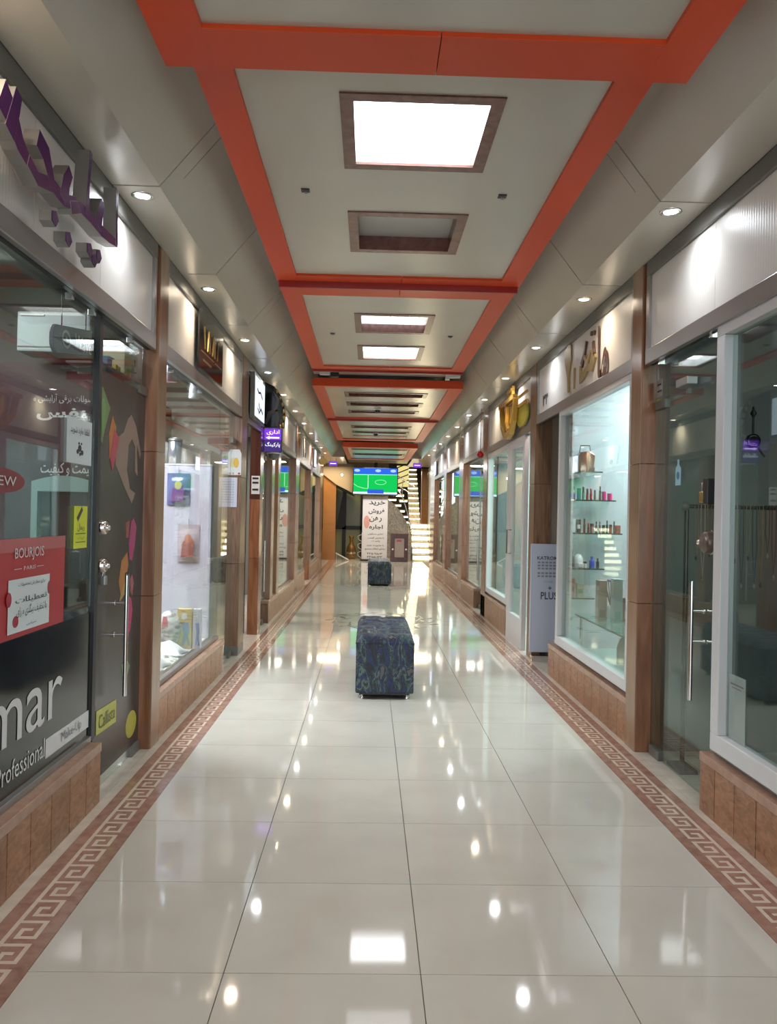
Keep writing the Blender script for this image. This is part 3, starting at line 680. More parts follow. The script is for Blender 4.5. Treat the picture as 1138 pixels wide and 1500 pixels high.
b = B(); rect(b, PF(24.411), -0.505, 0.825, 2.06, 2.115, 0.002); b.obj('score_strip', emis('strip_white', (0.5, 0.75, 0.95), 0.8), tv)
b = B(); rect(b, PF(24.409), -0.08, 0.42, 2.07, 2.20, 0.001); b.obj('score_board', emis('strip_blue', (0.03, 0.08, 0.5), 0.55), tv)
b = B(); stroke(b, PF(24.409), [(-0.06, 2.24), (-0.06, 2.63)], 0.018, 0.001); stroke(b, PF(24.409), [(-0.5, 2.36), (-0.38, 2.28), (-0.2, 2.23), (-0.06, 2.22)], 0.01, 0.001)
stroke(b, PF(24.409), ell(0.32, 2.42, 0.17, 0.07, 18) + [(0.49, 2.42)], 0.008, 0.001); stroke(b, PF(24.409), [(-0.5, 2.64), (0.82, 2.655)], 0.012, 0.001)
b.obj('pitch_lines', emis('line_white', (0.5, 0.8, 0.6), 0.55), tv)
b = B()
for x in (-0.40, 0.24, 0.70): shape(b, PF(24.409), ell(x, 2.77, 0.09, 0.045, 10), 0.001)
b.obj('crowd_highlight', emis('crowd_pale', (0.3, 0.45, 0.8), 0.55), tv)
B().box(0.1, 0.24, 24.50, 24.9, 2.3, 2.36).box(0.12, 0.22, 24.82, 24.9, 2.3, 3.05).obj('bracket', 'dark', tv)
cb = thing('notice_cabinet', (0.935, 24.6, 0), 'low dark maroon cabinet with a framed notice beside the lit stairs', 'cabinet')
B().box(0.67, 1.20, 24.45, 24.8, 0, 0.86).obj('body', 'darkred', cb, bev=0.006)
for a, b_, c, d in ((0.67, 0.79, 0.02, 0.86), (1.08, 1.20, 0.02, 0.86), (0.79, 1.08, 0.02, 0.14), (0.79, 1.08, 0.72, 0.86)):
    B().box(a, b_, 24.43, 24.45, c, d).obj('door_frame', 'darkred', cb)
nt_ = B().box(0.79, 1.08, 24.44, 24.449, 0.14, 0.72).obj('notice', flat('notice_grey', (0.33, 0.28, 0.27), 0.4), cb)
B().box(0.85, 1.0, 24.436, 24.44, 0.62, 0.67).obj('notice_heading', flat('notice_red', (0.4, 0.05, 0.06), 0.4), cb)
for x in (0.73, 1.14): B().lathe((x, 24.43, 0.38), [(0.025, 0), (0.03, -0.02), (0.0, -0.035)], 12, 'y').obj('knob', 'white', cb)

# ------------------------------------------------ staircase
st = thing('staircase', (1.6, 26, 0), 'marble staircase with glowing steps at the far right end', 'staircase')
stm = noisy('stair_marble', [(0.30, 0.26, 0.20), (0.48, 0.43, 0.35), (0.58, 0.54, 0.46)], freq=18, detail=8, rough=0.2)
glow = emis('step_strip', (1.0, 0.86, 0.56), 3.0); glow2 = emis('step_strip_upper', (1.0, 0.86, 0.56), 2.6)
n1 = 6
def step(x0, x1, y, z, run, rise, gm=None, gh=0.11):
    B().box(x0, x1, y + 0.02, y + run + 0.02, z - rise, z - 0.03).obj('riser_block', stm, st)
    B().box(x0, x1, y - 0.02, y + run + 0.02, z - 0.03, z).obj('tread', stm, st)
    B().box(x0 + 0.01, x1 - 0.01, y + 0.0, y + 0.019, z - 0.031 - gh, z - 0.031).obj('light_strip', gm or glow, st)
for i in range(n1): step(1.38, 1.92, 25.0 + 0.27 * i, 0.195 * (i + 1), 0.27, 0.195)
B().box(0.62, 1.92, 25.0 + 0.27 * n1 + 0.02, 28.4, 1.05, 1.17).obj('landing', stm, st)
for i in range(11): step(1.42, 1.80, 28.4 + 0.27 * i, 1.17 + 0.19 * (i + 1), 0.27, 0.19, glow2, 0.03)
for x, y, z, w_ in ((1.27, 26.9, 1.24, 0.26), (1.18, 27.0, 1.43, 0.28), (1.06, 27.1, 1.62, 0.30), (0.93, 27.2, 1.81, 0.32), (0.76, 27.3, 2.0, 0.32), (1.05, 27.9, 2.16, 0.3), (1.18, 28.0, 1.98, 0.3), (0.95, 27.8, 2.34, 0.26)):
    B().box(x - w_ / 2, x + w_ / 2, y, y + 0.35, z - 0.035, z).obj('tread', stm, st)
    B().box(x - w_ / 2 + 0.02, x + w_ / 2 - 0.02, y + 0.01, y + 0.03, z - 0.08, z - 0.036).obj('light_strip', glow2, st)
sw = B(); shape(sw, PF(25.75), [(0.57, 0), (1.365, 0), (1.365, 1.0), (1.27, 1.05), (1.20, 1.22), (1.10, 1.40), (0.98, 1.58), (0.82, 1.76), (0.57, 1.95)], -0.12)
sw.obj('stringer_wall', noisy('mottled_marble', [(0.17, 0.15, 0.13), (0.33, 0.30, 0.27), (0.45, 0.42, 0.38)], freq=26, detail=8, rough=0.2), st)
B().box(1.93, 2.05, 25, 28.6, 0, 3.0).obj('side_wall', flat('stair_side', (0.30, 0.22, 0.10), 0.4), st)
oc = thing('orange_stair_column', (1.82, 26.7, 1.1), 'orange timber column at the right side of the staircase', 'column')
for a, b in ((1.17, 2.0), (2.005, 3.0)): B().box(1.72, 1.92, 26.7, 26.85, a, b).obj('timber_board', 'cladding' if 0 else noisy('orange_timber', [(0.28, 0.12, 0.03), (0.38, 0.18, 0.05)], scale=(8, 8, .6), freq=5, rough=0.35), oc)
hd = thing('handrail', (1.3, 25.6, 0), 'curved steel handrail at the left of the lit stairs', 'handrail')
B().tube([(0.86, 25.5, 2.25), (1.02, 25.5, 2.08), (1.14, 25.5, 1.75), (1.24, 25.5, 1.4), (1.31, 25.5, 1.1), (1.34, 25.3, 0.9)], 0.02, 10).obj('rail', 'chrome', hd)
for x, z in ((1.34, 0.9), (1.24, 1.4)): B().tube([(x, 25.35, z), (x, 25.35, z - 0.9 if z < 1 else z - 0.5)], 0.012, 8).obj('baluster', 'chrome', hd)
h2 = thing('upper_handrail', (1.1, 26.0, 2.3), 'straight steel handrail sloping down right of the screen', 'handrail')
B().tube([(0.86, 26.0, 2.72), (1.52, 26.0, 2.32)], 0.02, 10).obj('rail', 'chrome', h2); B().tube([(0.86, 26.0, 2.42), (1.52, 26.0, 2.02)], 0.01, 8).obj('lower_rail', 'chrome', h2)
B().tube([(1.06, 26.0, 2.60), (1.06, 26.0, 2.1)], 0.012, 8).obj('baluster', 'chrome', h2)
lw = thing('lattice_window', (1.15, 27.5, 2.5), 'pale olive lattice window above the stairs at far right', 'window')
B().box(0.95, 1.38, 28.6, 28.62, 2.45, 3.2).obj('pane', emis('dusk_window', (0.42, 0.36, 0.14), 0.7), lw)
for k in range(4):
    B().prism([(0.95, 28.58, 2.5 + 0.2 * k), (1.38, 28.58, 2.68 + 0.2 * k), (1.38, 28.58, 2.72 + 0.2 * k), (0.95, 28.58, 2.54 + 0.2 * k)], (0, -0.03, 0)).obj('lattice_bar', 'dark', lw)
area_lamp((1.65, 27.3, 2.9), 0.4, 0.8, 22, (1, 0.85, 0.55)); 

# ================================================================== BENCHES
def fabric():
    m, nt, p = new_mat('camouflage_fabric'); N = nt.nodes; L = nt.links
    g = N.new('ShaderNodeNewGeometry'); mp = N.new('ShaderNodeMapping'); mp.inputs['Scale'].default_value = (1.6, 1, 0.75); L.new(g.outputs['Position'], mp.inputs['Vector'])
    n = N.new('ShaderNodeTexNoise'); n.inputs['Scale'].default_value = 8; n.inputs['Detail'].default_value = 5; n.inputs['Distortion'].default_value = 0.7; L.new(mp.outputs[0], n.inputs['Vector'])
    r = N.new('ShaderNodeValToRGB'); r.color_ramp.interpolation = 'CONSTANT'; e = r.color_ramp.elements
    cs = [(0.0, (0.004, 0.005, 0.010)), (0.40, (0.008, 0.022, 0.10)), (0.445, (0.006, 0.007, 0.013)), (0.48, (0.03, 0.075, 0.08)), (0.51, (0.008, 0.010, 0.022)), (0.535, (0.10, 0.145, 0.13)), (0.56, (0.010, 0.025, 0.09)), (0.60, (0.006, 0.007, 0.012)), (0.64, (0.11, 0.10, 0.10))]
    e[0].position, e[0].color = cs[0][0], (*cs[0][1], 1); e[1].position, e[1].color = cs[-1][0], (*cs[-1][1], 1)
    for q, c in cs[1:-1]: x = e.new(q); x.color = (*c, 1)
    L.new(n.outputs['Fac'], r.inputs['Fac']); L.new(r.outputs['Color'], p.inputs['Base Color']); p.inputs['Roughness'].default_value = 0.42; p.inputs['Specular IOR Level'].default_value = 0.5
    n2 = N.new('ShaderNodeTexNoise'); n2.inputs['Scale'].default_value = 40; b = N.new('ShaderNodeBump'); b.inputs['Strength'].default_value = 0.25; b.inputs['Distance'].default_value = 0.01
    L.new(n2.outputs['Fac'], b.inputs['Height']); L.new(b.outputs[0], p.inputs['Normal'])
    return m
mt['fabric'] = fabric()
def bench(cx, y0, y1, wd_, lab):
    t = thing('upholstered_bench', (cx, (y0 + y1) / 2, 0), lab, 'bench', 'benches in the middle of the corridor')
    x0, x1 = cx - wd_ / 2, cx + wd_ / 2
    B().box(x0, x1, y0, y1, 0.045, 0.435).obj('base', 'fabric', t, bev=0.012)
    B().box(x0 + 0.03, x1 - 0.03, y0 + 0.03, y1 - 0.03, 0.03, 0.045).obj('plinth', 'dark', t)
    for a in (x0 + 0.05, x1 - 0.05):
        for c in (y0 + 0.06, y1 - 0.06):
            B().lathe((a, c, 0), [(0.024, 0), (0.024, 0.012), (0.016, 0.018), (0.02, 0.045)], 14).obj('foot', 'chrome', t)
    # pleated cushion: rows of soft rolls
    b = B(); nx, n = 16, 96; vs = []
    for j in range(n + 1):
        v_ = j / n; y = y0 - 0.003 + (y1 - y0 + 0.006) * v_
        for i in range(nx + 1):
            u = i / nx; x = x0 - 0.003 + (wd_ + 0.006) * u
            pl = abs(math.sin(math.pi * v_ * 6 + 0.12 * math.sin(u * 11) + 0.1 * math.sin(u * 27 + j)))
            edge = min(1, min(u, 1 - u) * 9, min(v_, 1 - v_) * 22); edge = math.sqrt(max(0, edge * (2 - edge)))
            tuft = 1 - 0.25 * math.exp(-((u - 0.5) / 0.05) ** 2)
            z = 0.432 + edge * (0.010 + 0.050 * pl ** 0.55 * tuft) + 0.002 * math.sin(40 * u + 17 * v_)
            vs.append((x, y, z))
    fs = [(j * (nx + 1) + i, j * (nx + 1) + i + 1, (j + 1) * (nx + 1) + i + 1, (j + 1) * (nx + 1) + i) for j in range(n) for i in range(nx)]
    b.add(vs, fs, True); b.box(x0 - 0.003, x1 + 0.003, y0 - 0.003, y1 + 0.003, 0.42, 0.4319)
    b.obj('pleated_cushion', 'fabric', t)
    return t
bench(0.142, 6.10, 7.35, 0.445, 'near blue green patterned bench with pleated top and chrome feet')
bench(0.225, 15.95, 17.35, 0.47, 'far dark patterned bench in front of the white banner')

# ================================================================== LEFT SIDE SIGNS
purple = flat('purple_acrylic', (0.075, 0.022, 0.12), 0.2); silver = flat('silver_return', (0.35, 0.33, 0.31), 0.3, 0.6)
sg = thing('purple_letter_sign', (-1.2, 3.1, 2.45), 'purple raised Persian letters with silver sides on near left fascia', 'sign')
P = PL(-1.225)
glyphs = [([(2.52, 2.70), (2.60, 2.66), (2.66, 2.60), (2.72, 2.575)], [.12, .10, .07, .05]), ([(2.58, 2.60), (2.62, 2.70), (2.64, 2.76)], [.07, .06, .05]), ([(2.72, 2.575), (2.80, 2.545), (2.93, 2.575), (3.04, 2.565), (3.16, 2.60)], [.045, .05, .055, .05, .05]),
          ([(2.79, 2.685), (2.86, 2.66), (2.92, 2.58)], [.07, .08, .05]), ([(3.03, 2.56), (3.05, 2.64), (3.09, 2.695)], [.08, .07, .05]), ([(3.10, 2.56), (3.2, 2.60), (3.32, 2.60), (3.45, 2.595), (3.55, 2.60), (3.66, 2.61)], [.05, .045, .045, .05, .045, .03]),
          ([(3.27, 2.60), (3.275, 2.72), (3.30, 2.865)], [.05, .028, .03]), ([(3.40, 2.60), (3.42, 2.66), (3.455, 2.715)], [.08, .065, .05]), ([(3.645, 2.60), (3.635, 2.72), (3.635, 2.85)], [.028, .03, .035])]
for gi, (pts, tp) in enumerate(glyphs):
    dz = 0.05 + 0.0009 * gi
    b = B(); stroke(b, P, pts, 0.05, dz, tp); o = b.obj('letter', silver, sg)
    b = B(); P2 = (P[0] + P[3] * (dz + 0.0002),) + P[1:]; stroke(b, P2, pts, 0.05, 0.0004, [q * 0.96 for q in tp]); b.obj('letter_face', purple, o)
for (u, v) in ((2.965, 2.47), (3.10, 2.44), (3.33, 2.475), (3.44, 2.485), (3.385, 2.45)):
    b = B(); shape(b, P, ell(u, v, 0.036, 0.032, 5), 0.045); o = b.obj('letter_dot', silver, sg)
    b = B(); P2 = (P[0] + P[3] * 0.0455,) + P[1:]; shape(b, P2, ell(u, v, 0.034, 0.030, 5), 0.003); b.obj('dot_face', purple, o)
for u, v in ((2.70, 2.62), (3.03, 2.66), (3.16, 2.60), (3.35, 2.62), (3.60, 2.70)):
    B().tube([on(PL(-1.247), u, v), on(PL(-1.222), u, v)], 0.006, 8).obj('stand_off', 'chrome', sg)

# near left window: film and stickers behind the glass (inside face)
GI = -1.325
P = PL(GI - 0.004)
fm = thing('black_window_film', (GI, 2.8, 0.32), 'black film with white lettering on the lower near left window', 'window film')
b = B(); rect(b, P, 0.65, 3.872, 0.325, 0.907); b.obj('film', flat('black_film', (0.007, 0.0065, 0.0065), 0.10), fm)
wl_ = flat('white_vinyl', (0.62, 0.62, 0.64), 0.4)
Pq = PL(GI - 0.0015)
text('lettering', 'flormar', Pq, 2.16, 3.53, 0.512, 0.765, wl_, fm, res=5)
text('lettering', 'Professional', Pq, 2.92, 3.352, 0.375, 0.452, wl_, fm, res=2)
b = B(); b.prism([on(Pq, *q) for q in ((3.365, 0.36), (3.872, 0.36), (3.872, 0.44), (3.365, 0.44))], Pq[3] * 0.001); b.obj('white_strip', wl_, fm)
text('strip_lettering', 'Make-Up', PL(GI), 3.53, 3.77, 0.372, 0.425, flat('grey_ink', (0.2, 0.2, 0.22), 0.4), fm, res=2)
rp = thing('red_window_poster', (GI, 3.2, 0.91), 'red cosmetics poster with white writing behind near left window', 'poster')
b = B(); rect(b, P, 2.3, 3.53, 0.91, 1.285); b.obj('sheet', flat('poster_red', (0.42, 0.012, 0.022), 0.3), rp)
b = B(); rect(b, Pq, 2.3, 3.53, 1.235, 1.285, 0.001); b.obj('pale_band', flat('poster_rose', (0.45, 0.10, 0.11), 0.3), rp)
text('lettering', 'BOURJOIS', PL(GI), 3.03, 3.297, 1.198, 1.25, wl_, rp, res=2); text('lettering', 'PARIS', PL(GI), 3.11, 3.22, 1.163, 1.178, wl_, rp, res=1)
b = B(); rect(b, PL(GI), 3.03, 3.095, 1.169, 1.171, .001); rect(b, PL(GI), 3.235, 3.30, 1.169, 1.171, .001); b.obj('rule', wl_, rp)
pp = thing('script_notice', (GI, 3.18, 0.93), 'pale blue notice with handwritten Persian script on the red poster', 'notice')
b = B(); rect(b, PL(GI + 0.0005), 2.982, 3.362, 0.93, 1.132, 0.001); b.obj('sheet', 'paper', pp)
for s_, u0, u1, v0, v1 in (('برای سفارش محصولات', 3.06, 3.31, 1.10, 1.118), ('تعطیلات', 3.04, 3.33, 1.035, 1.062), ('با تخفیف بیگدی و رای', 3.05, 3.33, 0.985, 1.03), ('سپاس', 3.14, 3.23, 0.945, 0.958)):
    text('handwriting', s_, PL(GI + 0.002), u0, u1, v0, v1, 'dark', pp, res=1)
b = B(); shape(b, PL(GI + 0.002), ell(3.045, 0.972, 0.025, 0.022, 14), 0.001); shape(b, PL(GI + 0.002), ell(3.362, 1.075, 0.022, 0.028, 14), 0.001); shape(b, PL(GI + 0.002), ell(2.985, 1.06, 0.022, 0.028, 14), 0.001); b.obj('red_dots', flat('seal_red', (0.35, 0.01, 0.03), 0.3), pp)
ys = thing('yellow_sticker', (GI, 3.71, 1.22), 'bright yellow vertical sticker beside the left door lock', 'sticker')
b = B(); rect(b, PL(GI), 3.623, 3.788, 1.223, 1.416); b.obj('sheet', flat('sticker_yellow', (0.62, 0.66, 0.03), 0.5), ys)
b = B(); stroke(b, PL(GI + 0.002), [(3.66, 1.355), (3.72, 1.405)], 0.022, 0.001); rect(b, PL(GI + 0.002), 3.645, 3.765, 1.288, 1.292, .001); rect(b, PL(GI + 0.002), 3.645, 3.765, 1.25, 1.253, .001); b.obj('print_mark', 'dark', ys)
text('lettering', 'ریمل', PL(GI + 0.002), 3.66, 3.75, 1.30, 1.335, 'dark', ys, res=1); text('lettering', 'ضد آب', PL(GI + 0.002), 3.665, 3.745, 1.262, 1.282, 'dark', ys, res=1)
nn = thing('white_note', (GI, 3.67, 1.61), 'white paper note with a small black drawing high on left window', 'notice')
b = B(); rect(b, PL(GI), 3.517, 3.824, 1.607, 1.811); b.obj('sheet', 'paper', nn)
text('handwriting', 'لطفا وارد شوید', PL(GI + 0.002), 3.55, 3.79, 1.735, 1.775, 'dark', nn, res=1)
b = B()
for u, v, r in ((3.67, 1.678, .016), (3.645, 1.662, .011), (3.70, 1.66, .012), (3.675, 1.652, .008), (3.66, 1.70, .006), (3.69, 1.70, .006)): shape(b, PL(GI + 0.002), ell(u, v, r * 1.3, r, 10), 0.001)
b.obj('drawing', 'dark', nn)
nw = thing('red_oval_sticker', (GI, 2.95, 1.46), 'dark red oval sticker with white capitals at the left edge', 'sticker')
b = B(); shape(b, PL(GI), ell(2.90, 1.50, 0.20, 0.046, 28), 0.002); b.obj('oval', flat('oval_red', (0.22, 0.02, 0.03), 0.4), nw)
text('lettering', 'NEW', PL(GI + 0.003), 2.80, 3.02, 1.482, 1.517, wl_, nw, res=1)

# things inside the near left shop
bd = thing('maroon_sign_board', (-1.78, 4.66, 1.2), 'dark maroon board with white Persian words inside near left shop', 'sign board')
B().box(-2.25, -1.44, 4.66, 4.68, 1.0, 2.24).obj('board', flat('board_maroon', (0.045, 0.008, 0.022), 0.4), bd)
B().box(-1.475, -1.465, 4.645, 4.658, 1.0, 2.2).obj('edge_strip', flat('magenta', (0.2, 0.01, 0.06), 0.3), bd)
for s_, x0, x1, z0, z1, bo in (('محصولات برقی آرایشی و', -1.95, -1.56, 2.01, 2.065, 0), ('بنفس', -1.93, -1.60, 1.91, 1.985, .03), ('با قیمت و کیفیت', -1.90, -1.56, 1.59, 1.67, 0.01)):
    text('lettering', s_, PF(4.66), x0, x1, z0, z1, flat('board_white', (0.6, 0.58, 0.6), 0.4), bd, res=1, bold=bo)
arc = thing('arched_display_frame', (-1.74, 4.58, 1.0), 'pale teal arched frame with a dark centre in near left shop', 'display frame')
tl_ = flat('pale_teal', (0.25, 0.36, 0.36), 0.35)
b = B(); top = [(-1.91 + 0.35 * k / 10, 1.555 + 0.035 * math.sin(math.pi * k / 10)) for k in range(11)]
for k in range(10): shape(b, PF(4.60), [(top[k][0], 1.50), (top[k + 1][0], 1.50), top[k + 1], top[k]], 0.04)
rect(b, PF(4.60), -1.91, -1.875, 1.0, 1.50, 0.04); rect(b, PF(4.60), -1.575, -1.56, 1.0, 1.50, 0.04); b.obj('frame', tl_, arc)
b = B(); rect(b, PF(4.605), -1.875, -1.575, 1.0, 1.50, 0.01); b.obj('dark_panel', flat('dark_violet', (0.03, 0.025, 0.035), 0.2), arc)
ac = thing('pale_wall_box', (-1.75, 4.5, 2.25), 'pale blue box shaped unit high inside near left shop', 'wall unit')
B().box(-1.95, -1.55, 4.42, 4.62, 2.26, 2.48).obj('casing', flat('unit_blue', (0.36, 0.44, 0.47), 0.35), ac, bev=0.01)
B().box(-1.945, -1.555, 4.415, 4.42, 2.285, 2.29).obj('seam', 'alu_dark', ac); B().box(-1.93, -1.80, 4.412, 4.42, 2.455, 2.465).obj('vent', 'white', ac)
wv = thing('rounded_plaque', (-1.38, 3.76, 2.1), 'rounded slate blue plaque with white logo hanging behind left glass', 'sign')
pts = []
for (cx, cy, a0) in ((3.97, 2.20, -90), (3.97, 2.235, 0), (3.54, 2.165, 90), (3.54, 2.13, 180)):
    for k in range(6): a = math.radians(a0 + 18 * k); pts.append((cx + 0.055 * math.cos(a), cy + 0.045 * math.sin(a)))
b = B(); shape(b, PL(-1.40), pts, 0.02); b.obj('plate', flat('slate_plum', (0.16, 0.18, 0.28), 0.25), wv, bev=0.004)
text('lettering', 'iWave', (Vector((-1.379, 0, 0)), Vector((0, 0.985, 0.17)), Vector((0, 0, 1)), Vector((1, 0, 0))), 3.78, 4.0, 2.12 - 0.62, 2.20 - 0.63, wl_, wv, res=2) if False else text('lettering', 'Wave', PL(-1.379), 3.73, 3.95, 2.155, 2.215, flat('logo_mint', (0.55, 0.72, 0.68), 0.3), wv, res=2)
b = B(); stroke(b, PL(-1.379), ell(3.63, 2.165, 0.045, 0.035, 16) + [(3.675, 2.165)], 0.012, 0.001); stroke(b, PL(-1.379), [(3.63, 2.175), (3.63, 2.15)], 0.014, 0.001); b.obj('logo_ring', wl_, wv)
for u in (3.6, 3.9): B().tube([(-1.39, u, 2.2), (-1.39, u, 2.36)], 0.003, 6).obj('cord', 'dark', wv)
sh = thing('shelf_over_door', (-1.42, 4.5, 2.08), 'narrow dark shelf above the near left glass door', 'shelf')
B().box(-1.52, -1.345, 4.0, 4.735, 2.128, 2.14).obj('board', flat('shelf_grey', (0.13, 0.13, 0.13), 0.3), sh)
for y in (4.1, 4.65): B().box(-1.50, -1.36, y, y + 0.02, 2.09, 2.128).obj('bracket', 'alu_dark', sh)
bx = thing('yellow_white_carton', (-1.42, 4.52, 2.14), 'pale yellow carton on the shelf above near left door', 'box')
B().box(-1.49, -1.37, 4.45, 4.585, 2.14, 2.30).obj('carton', flat('carton_cream', (0.50, 0.46, 0.32), 0.5), bx, bev=0.002)
b = B(); shape(b, PL(-1.3698), ell(4.52, 2.18, 0.03, 0.03), 0.001); stroke(b, PL(-1.3698), [(4.47, 2.25), (4.52, 2.26), (4.56, 2.235)], 0.012, 0.001); b.obj('print', flat('carton_print', (0.45, 0.38, 0.05), 0.5), bx)
bx = thing('grey_white_carton', (-1.42, 4.64, 2.14), 'light grey carton with dark round print above near left door', 'box')
B().box(-1.49, -1.37, 4.595, 4.70, 2.14, 2.29).obj('carton', flat('carton_grey', (0.36, 0.36, 0.37), 0.5), bx, bev=0.002)
b = B(); shape(b, PL(-1.3698), ell(4.645, 2.25, 0.022, 0.022), 0.001); stroke(b, PL(-1.3698), [(4.62, 2.19), (4.68, 2.20)], 0.008, 0.001); b.obj('print', 'dark', bx)
bx = thing('small_yellow_box', (-1.42, 4.37, 2.14), 'small yellow box with red side above near left door', 'box')
B().box(-1.45, -1.38, 4.34, 4.42, 2.14, 2.185).obj('carton', flat('yellow_box', (0.55, 0.42, 0.05), 0.5), bx, bev=0.002); B().box(-1.379, -1.3785, 4.34, 4.36, 2.14, 2.185).obj('side_print', flat('red_side', (0.4, 0.04, 0.03), 0.5), bx)
bx = thing('small_blue_box', (-1.42, 4.24, 2.14), 'small blue box at the near end of the door shelf', 'box')
B().box(-1.45, -1.38, 4.20, 4.275, 2.14, 2.20).obj('carton', flat('blue_box', (0.05, 0.20, 0.38), 0.5), bx, bev=0.002); B().box(-1.46, -1.37, 4.195, 4.28, 2.20, 2.205).obj('lid', flat('blue_lid', (0.08, 0.3, 0.5), 0.5), bx)

# poster film on the near left door
df = thing('door_film', (GI, 4.33, 0.02), 'dark film with bright make-up shapes on the near left glass door', 'window film')
b = B(); rect(b, PL(GI - 0.0045), 3.94, 4.73, 0.06, 2.09, 0.0008); b.obj('film', flat('umber_film', (0.042, 0.036, 0.032), 0.25), df)
Pd = PL(GI - 0.0035)
def dshape(name, c, pts, lift=0):
    b = B(); shape(b, (Pd[0] + Vector((lift, 0, 0)),) + Pd[1:], pts, 0.001); b.obj(name, flat(name, c, 0.4), df)
dshape('green_blade', (0.16, 0.24, 0.09), [(3.942, 2.02), (3.99, 2.0), (4.099, 1.918), (4.02, 1.80), (3.985, 1.73), (3.942, 1.76)])
dshape('green_vein', (0.15, 0.33, 0.10), [(3.955, 1.93), (4.0, 1.96), (4.03, 1.90), (3.98, 1.76)], 0.0012)
dshape('orange_blade', (0.48, 0.16, 0.035), [(4.09, 1.79), (4.14, 1.885), (4.20, 1.83), (4.165, 1.70), (4.10, 1.66)])
dshape('red_blade', (0.45, 0.05, 0.09), [(4.17, 1.82), (4.25, 1.78), (4.20, 1.68), (4.15, 1.60), (4.11, 1.66)], 0.0012)
dshape('hand_shape', (0.30, 0.20, 0.155), [(4.22, 1.78), (4.33, 1.82), (4.40, 1.90), (4.46, 1.93), (4.55, 1.88), (4.66, 1.73), (4.64, 1.70), (4.57, 1.78), (4.60, 1.60), (4.55, 1.62), (4.54, 1.76), (4.48, 1.80), (4.42, 1.76), (4.40, 1.62), (4.46, 1.52), (4.56, 1.50), (4.50, 1.44), (4.34, 1.54), (4.20, 1.64)])
dshape('red_leaf', (0.30, 0.07, 0.06), [(4.40, 1.335), (4.47, 1.345), (4.46, 1.25), (4.41, 1.25)])
dshape('pink_petal', (0.42, 0.05, 0.16), [(4.50, 1.34), (4.545, 1.36), (4.60, 1.31), (4.575, 1.20), (4.53, 1.12), (4.48, 1.13), (4.465, 1.22)])
dshape('orange_leaf', (0.45, 0.17, 0.04), [(4.44, 1.17), (4.34, 1.13), (4.30, 1.02), (4.34, 0.94), (4.42, 1.0), (4.46, 1.1)])
dshape('yellow_leaf', (0.42, 0.28, 0.08), [(4.44, 1.05), (4.38, 1.0), (4.30, 0.90), (4.42, 0.95)], 0.0012)
dshape('rose_petal', (0.38, 0.10, 0.12), [(4.50, 1.02), (4.54, 1.04), (4.57, 0.99), (4.55, 0.92), (4.51, 0.95)])
dshape('pink_heart', (0.50, 0.04, 0.15), [(4.43, 0.84), (4.47, 0.93), (4.53, 0.91), (4.56, 0.84), (4.53, 0.74), (4.47, 0.68), (4.42, 0.74)])
dshape('green_patch', (0.16, 0.30, 0.14), [(4.38, 0.56), (4.47, 0.575), (4.53, 0.53), (4.48, 0.48), (4.40, 0.495)])
dshape('yellow_ball', (0.42, 0.38, 0.04), ell(4.58, 0.19, 0.10, 0.075))
cl_ = thing('yellow_brand_sticker', (GI, 4.14, 0.28), 'yellow sticker with grey lettering low on near left door', 'sticker')
b = B(); shape(b, PL(GI - 0.002), [(3.985, 0.285), (4.30, 0.275), (4.295, 0.395), (3.985, 0.405)], 0.001); b.obj('sheet', flat('lime_yellow', (0.50, 0.50, 0.10), 0.5), cl_)
text('lettering', 'Callista', PL(GI), 4.02, 4.27, 0.305, 0.375, flat('olive_ink', (0.14, 0.14, 0.06), 0.5), cl_, res=2)
def knob_pair(sgn, y, z, depth, name, label):
    t = thing(name, (side_x(sgn, depth), y, z), label, 'lock'); s = 1 if sgn == 1 else -1
    x = side_x(sgn, depth)
    B().lathe((x, y, z), [(0.034, 0.001 * s), (0.034, 0.03 * s), (0.028, 0.036 * s)], 20, 'x').obj('round_case', 'chrome', t)
    B().lathe((x, y, z), [(0.013, 0.036 * s), (0.013, 0.05 * s), (0.0, 0.052 * s)], 12, 'x').obj('key_cylinder', 'chrome', t)
knob_pair(1, 3.985, 1.313, 0.065, 'door_lock', 'round chrome lock on the near left glass door edge')
knob_pair(1, 3.99, 1.125, 0.065, 'door_latch', 'small chrome latch below the lock on near left door')
t = thing('padlock', (side_x(1, 0.05), 3.99, 1.03), 'small grey padlock hanging under the near left door latch', 'padlock')
B().box(side_x(1, 0.03), side_x(1, 0.055), 3.975, 4.015, 1.03, 1.075).obj('body', 'alu', t, bev=0.004)
B().tube([(side_x(1, 0.045), 3.982, 1.075), (side_x(1, 0.045), 3.984, 1.10), (side_x(1, 0.045), 4.006, 1.10), (side_x(1, 0.045), 4.008, 1.075)], 0.004, 8).obj('shackle', 'chrome', t)

